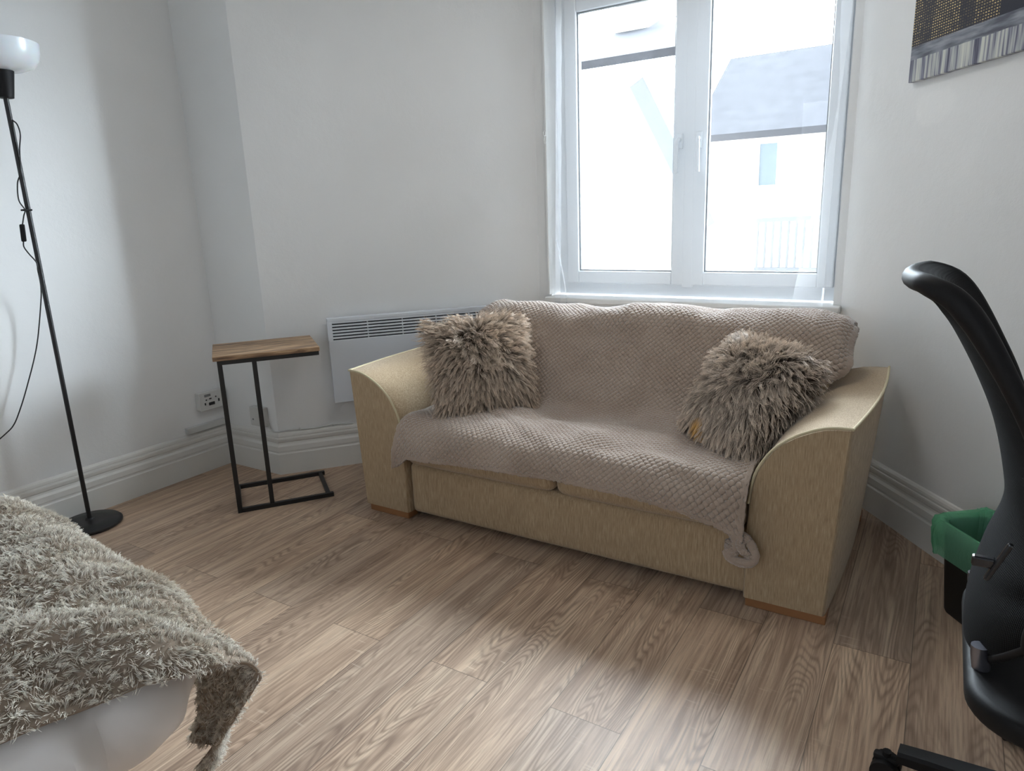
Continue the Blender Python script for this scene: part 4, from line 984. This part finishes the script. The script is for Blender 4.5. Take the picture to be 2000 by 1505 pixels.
# ------------------------------------------------------------------ bed and shaggy blanket
bed = thing('bed', 'bed with white sheet in the lower left corner of the room', 'bed', (-1.98, -0.1, 0.0))
XF, YS, RB, ZM, HM = -0.935, 0.625, 0.20, 0.48, 0.13
YW = -0.78; XH = -3.02
def mattress():
    # closed plump slab: plan outline rings moving inwards over the rounded edge
    ths = np.linspace(-math.pi / 2, math.pi / 2, 25); rings = []
    cx, cy = (XF + XH) / 2, (YS + YW) / 2
    for th in ths:
        ins = RB * (1 - math.cos(th)); z = ZM + HM * math.sin(th)
        sx, sy = (XF - XH) - 2 * ins, (YS - YW) - 2 * ins; r = max(0.02, RB + 0.02 - ins); out = []
        for qx, qy, a0 in ((1, 1, 0), (-1, 1, 90), (-1, -1, 180), (1, -1, 270)):
            c_ = np.array([cx + qx * (sx / 2 - r), cy + qy * (sy / 2 - r)])
            for k in range(13):
                a = math.radians(a0 + 90 * k / 12); out.append((c_[0] + r * math.cos(a), c_[1] + r * math.sin(a), z))
            # straight run to the next corner
            nxt = {(1, 1): (-1, 1), (-1, 1): (-1, -1), (-1, -1): (1, -1), (1, -1): (1, 1)}[(qx, qy)]
            p = np.array(out[-1][:2]); c2 = np.array([cx + nxt[0] * (sx / 2 - r), cy + nxt[1] * (sy / 2 - r)]); a2 = math.radians(a0 + 90)
            q = c2 + r * np.array([math.cos(a2), math.sin(a2)])
            for k in range(1, 40): out.append(tuple(p + (q - p) * k / 40) + (z,))
        o = np.array(out)
        # sheet folds on the foot end
        wv = 0.010 * np.sin(o[:, 1] * 42 + 9 * (z - .4)) * np.exp(-((o[:, 0] - XF) / 0.12) ** 2) + 0.006 * np.sin(o[:, 1] * 77 + 14 * z)* np.exp(-((o[:, 0] - XF) / 0.12) ** 2)
        o[:, 0] += wv * math.cos(th) * (1 if th < 0.9 else 0.3)
        rings.append(o)
    V, F = loft(rings, True, True)
    MB().add(V, F).build('mattress', SHEET, bed, True)
mattress()
MB().bm(box_bm(((XF + XH) / 2 - 0.06, (YS + YW) / 2, 0.235), (XF - XH - 0.40, YS - YW - 0.42, 0.25), 0.02)).build('base', BEDB, bed)
for x in (XF - 0.35, XH + 0.35):
    for y in (YS - 0.32, YW + 0.32):
        V, F = tube([(x, y, 0), (x, y, 0.12)], 0.022, 14); MB().add(V, F).build('leg', BLACKP, bed, True)

bl = thing('shaggy_blanket', 'long pile beige shaggy blanket spread over the bed with a hanging corner', 'blanket', (-1.9, 0.1, 0.61))
nu, nv = 150, 190
# hem distance from the foot edge as function of y, then stations towards the head
yq = np.concatenate([np.linspace(-0.35, YS - RB, 80), YS - RB + (RB + 0.005) * np.sin(np.linspace(0.03, math.pi / 2, 50)), np.full(60, YS + 0.005)])
phase = np.concatenate([np.zeros(80), np.linspace(0.03, math.pi / 2, 50), np.full(60, math.pi / 2)])
drop = np.concatenate([np.zeros(130), np.linspace(0.02, 1, 60)])
A_ = np.linspace(0, 1, nu) ** 1.3
P = np.zeros((nu, nv, 3))
for i, t in enumerate(A_):
    hem = np.interp(yq, [-0.35, 0.27, 0.40, 0.52, 0.60, 0.65], [0.19, 0.050, 0.034, 0.022, 0.022, 0.022])
    x = XF + 0.012 - hem - t * 1.85
    a = np.clip(XF - x, 0, 10)
    zc = ZM + HM * np.sqrt(np.clip(1 - ((RB - np.minimum(a, RB)) / RB) ** 2, 0, 1))
    zlow = 0.43
    z = zlow + (zc + 0.012 * np.clip(a / 0.5, 0, 1) + 0.05 * np.exp(-((x + 1.47) / 0.20) ** 2) * np.clip(phase / 0.5, 0, 1) - zlow) * np.cos(phase) ** np.interp(a, [0.1, 0.25, 0.6], [1.0, 0.85, 0.6])
    # hanging part
    x0 = x[-1]; k = np.interp(x0, [-1.30, -1.12, -1.03, -0.95], [0.0, 0.35, 0.7, 1.0])
    zb = np.interp(x0, [-2.0, -1.30, -1.13, -1.09, -1.03, -0.95, -0.93], [0.36, 0.34, 0.30, 0.22, 0.17, 0.145, 0.15])
    hang = drop > 0
    zz = zlow + (zb - zlow) * drop
    z = np.where(hang, zz, z)
    sh = 0.72 * k * np.clip(zlow - z, 0, 1) * hang
    fold = 0.022 * np.sin((x0 + 0.93) * 48) * drop * np.interp(x0, [-1.4, -1.2, -0.95], [0.3, 1, 1]) 
    P[i, :, 0] = x - sh; P[i, :, 1] = yq + fold; P[i, :, 2] = z
# the cloth lies on the mattress, never inside it
_a = np.clip(XF - P[..., 0], -1, 5); _b = np.clip(YS - P[..., 1], -1, 5)
_d = np.where((_a < RB) & (_b < RB), RB - np.sqrt((RB - np.minimum(_a, RB)) ** 2 + (RB - np.minimum(_b, RB)) ** 2), np.minimum(_a, _b))
_zm = np.where(_d > 0, ZM + HM * np.sqrt(np.clip(1 - ((RB - np.clip(_d, 0, RB)) / RB) ** 2, 0, 1)), 0)
P[..., 2] = np.where((drop == 0)[None, :], np.maximum(P[..., 2], _zm + 0.004), P[..., 2])
Zn = 0.010 * swave(P[..., 0], P[..., 1], 0.35, 31) + 0.005 * swave(P[..., 0], P[..., 1], 0.13, 32)
# folds running towards the hanging corner
fx, fy = P[..., 0] + 1.02, P[..., 1] - 0.5
Zn += 0.020 * np.sin(34 * (0.75 * fx - 0.66 * fy)) * np.exp(-((fx + 0.02) / 0.15) ** 2 - ((fy - 0.02) / 0.14) ** 2)
N = grid_normals(P); N *= np.sign(N[nu // 2, 20, 2])
P = P + N * np.maximum(0.015 + Zn * (1 - 0.7 * drop)[None, :], 0.008)[..., None]
bo = mk('cloth', P, grid_faces(nu, nv), PILEB, bl, True)
sm = bo.modifiers.new('thickness', 'SOLIDIFY'); sm.thickness = 0.006; sm.offset = 0
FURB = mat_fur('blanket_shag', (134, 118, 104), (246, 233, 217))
N = grid_normals(P); N *= np.sign(N[nu // 2, 20, 2])
# sample by area
du = np.linalg.norm(P[1:, :-1] - P[:-1, :-1], axis=2); dv = np.linalg.norm(P[:-1, 1:] - P[:-1, :-1], axis=2); ar = (du * dv)
ar *= (P[:-1, :-1, 1] > -0.30); ar *= np.where((drop[None, :-1] > 0) | ((np.arange(nu - 1)[:, None] < 22) & (phase[None, :-1] > 0.6)), 2.0, 1.0) ; pr_ = (ar / ar.sum()).ravel()
cnt = 300000; r = np.random.default_rng(77); ii = r.choice(len(pr_), cnt, p=pr_); i = ii // (nv - 1); j = ii % (nv - 1)
a = r.uniform(0, 1, (cnt, 1)); b = r.uniform(0, 1, (cnt, 1))
def bl2(G): return G[i, j] * (1 - a) * (1 - b) + G[i + 1, j] * a * (1 - b) + G[i, j + 1] * (1 - a) * b + G[i + 1, j + 1] * a * b
Pr = bl2(P); Nr = bl2(N); Nr /= np.linalg.norm(Nr, axis=1)[:, None]
back_side = (r.uniform(0, 1, cnt) < 0.5) & ((drop[j] > 0) | ((i < 22) & (phase[j] > 0.6))); Nr[back_side] *= -1
th1 = 2.2 * swave(Pr[:, 0], Pr[:, 1] + Pr[:, 2], 0.045, 41, 9) + 1.0 * swave(Pr[:, 0], Pr[:, 1], 0.3, 42, 6) - 0.6
comb = np.stack([np.cos(th1), np.sin(th1), 0 * th1 - 0.25], 1); comb -= Nr * np.sum(comb * Nr, 1)[:, None]
fur('pile', Pr, Nr, comb * 0.6, r.uniform(0.012, 0.022, cnt), 0.00060, FURB, bl, 5, 0.75, 0.0065, 0.08, 0.75, 0.22, 78, 0.05)
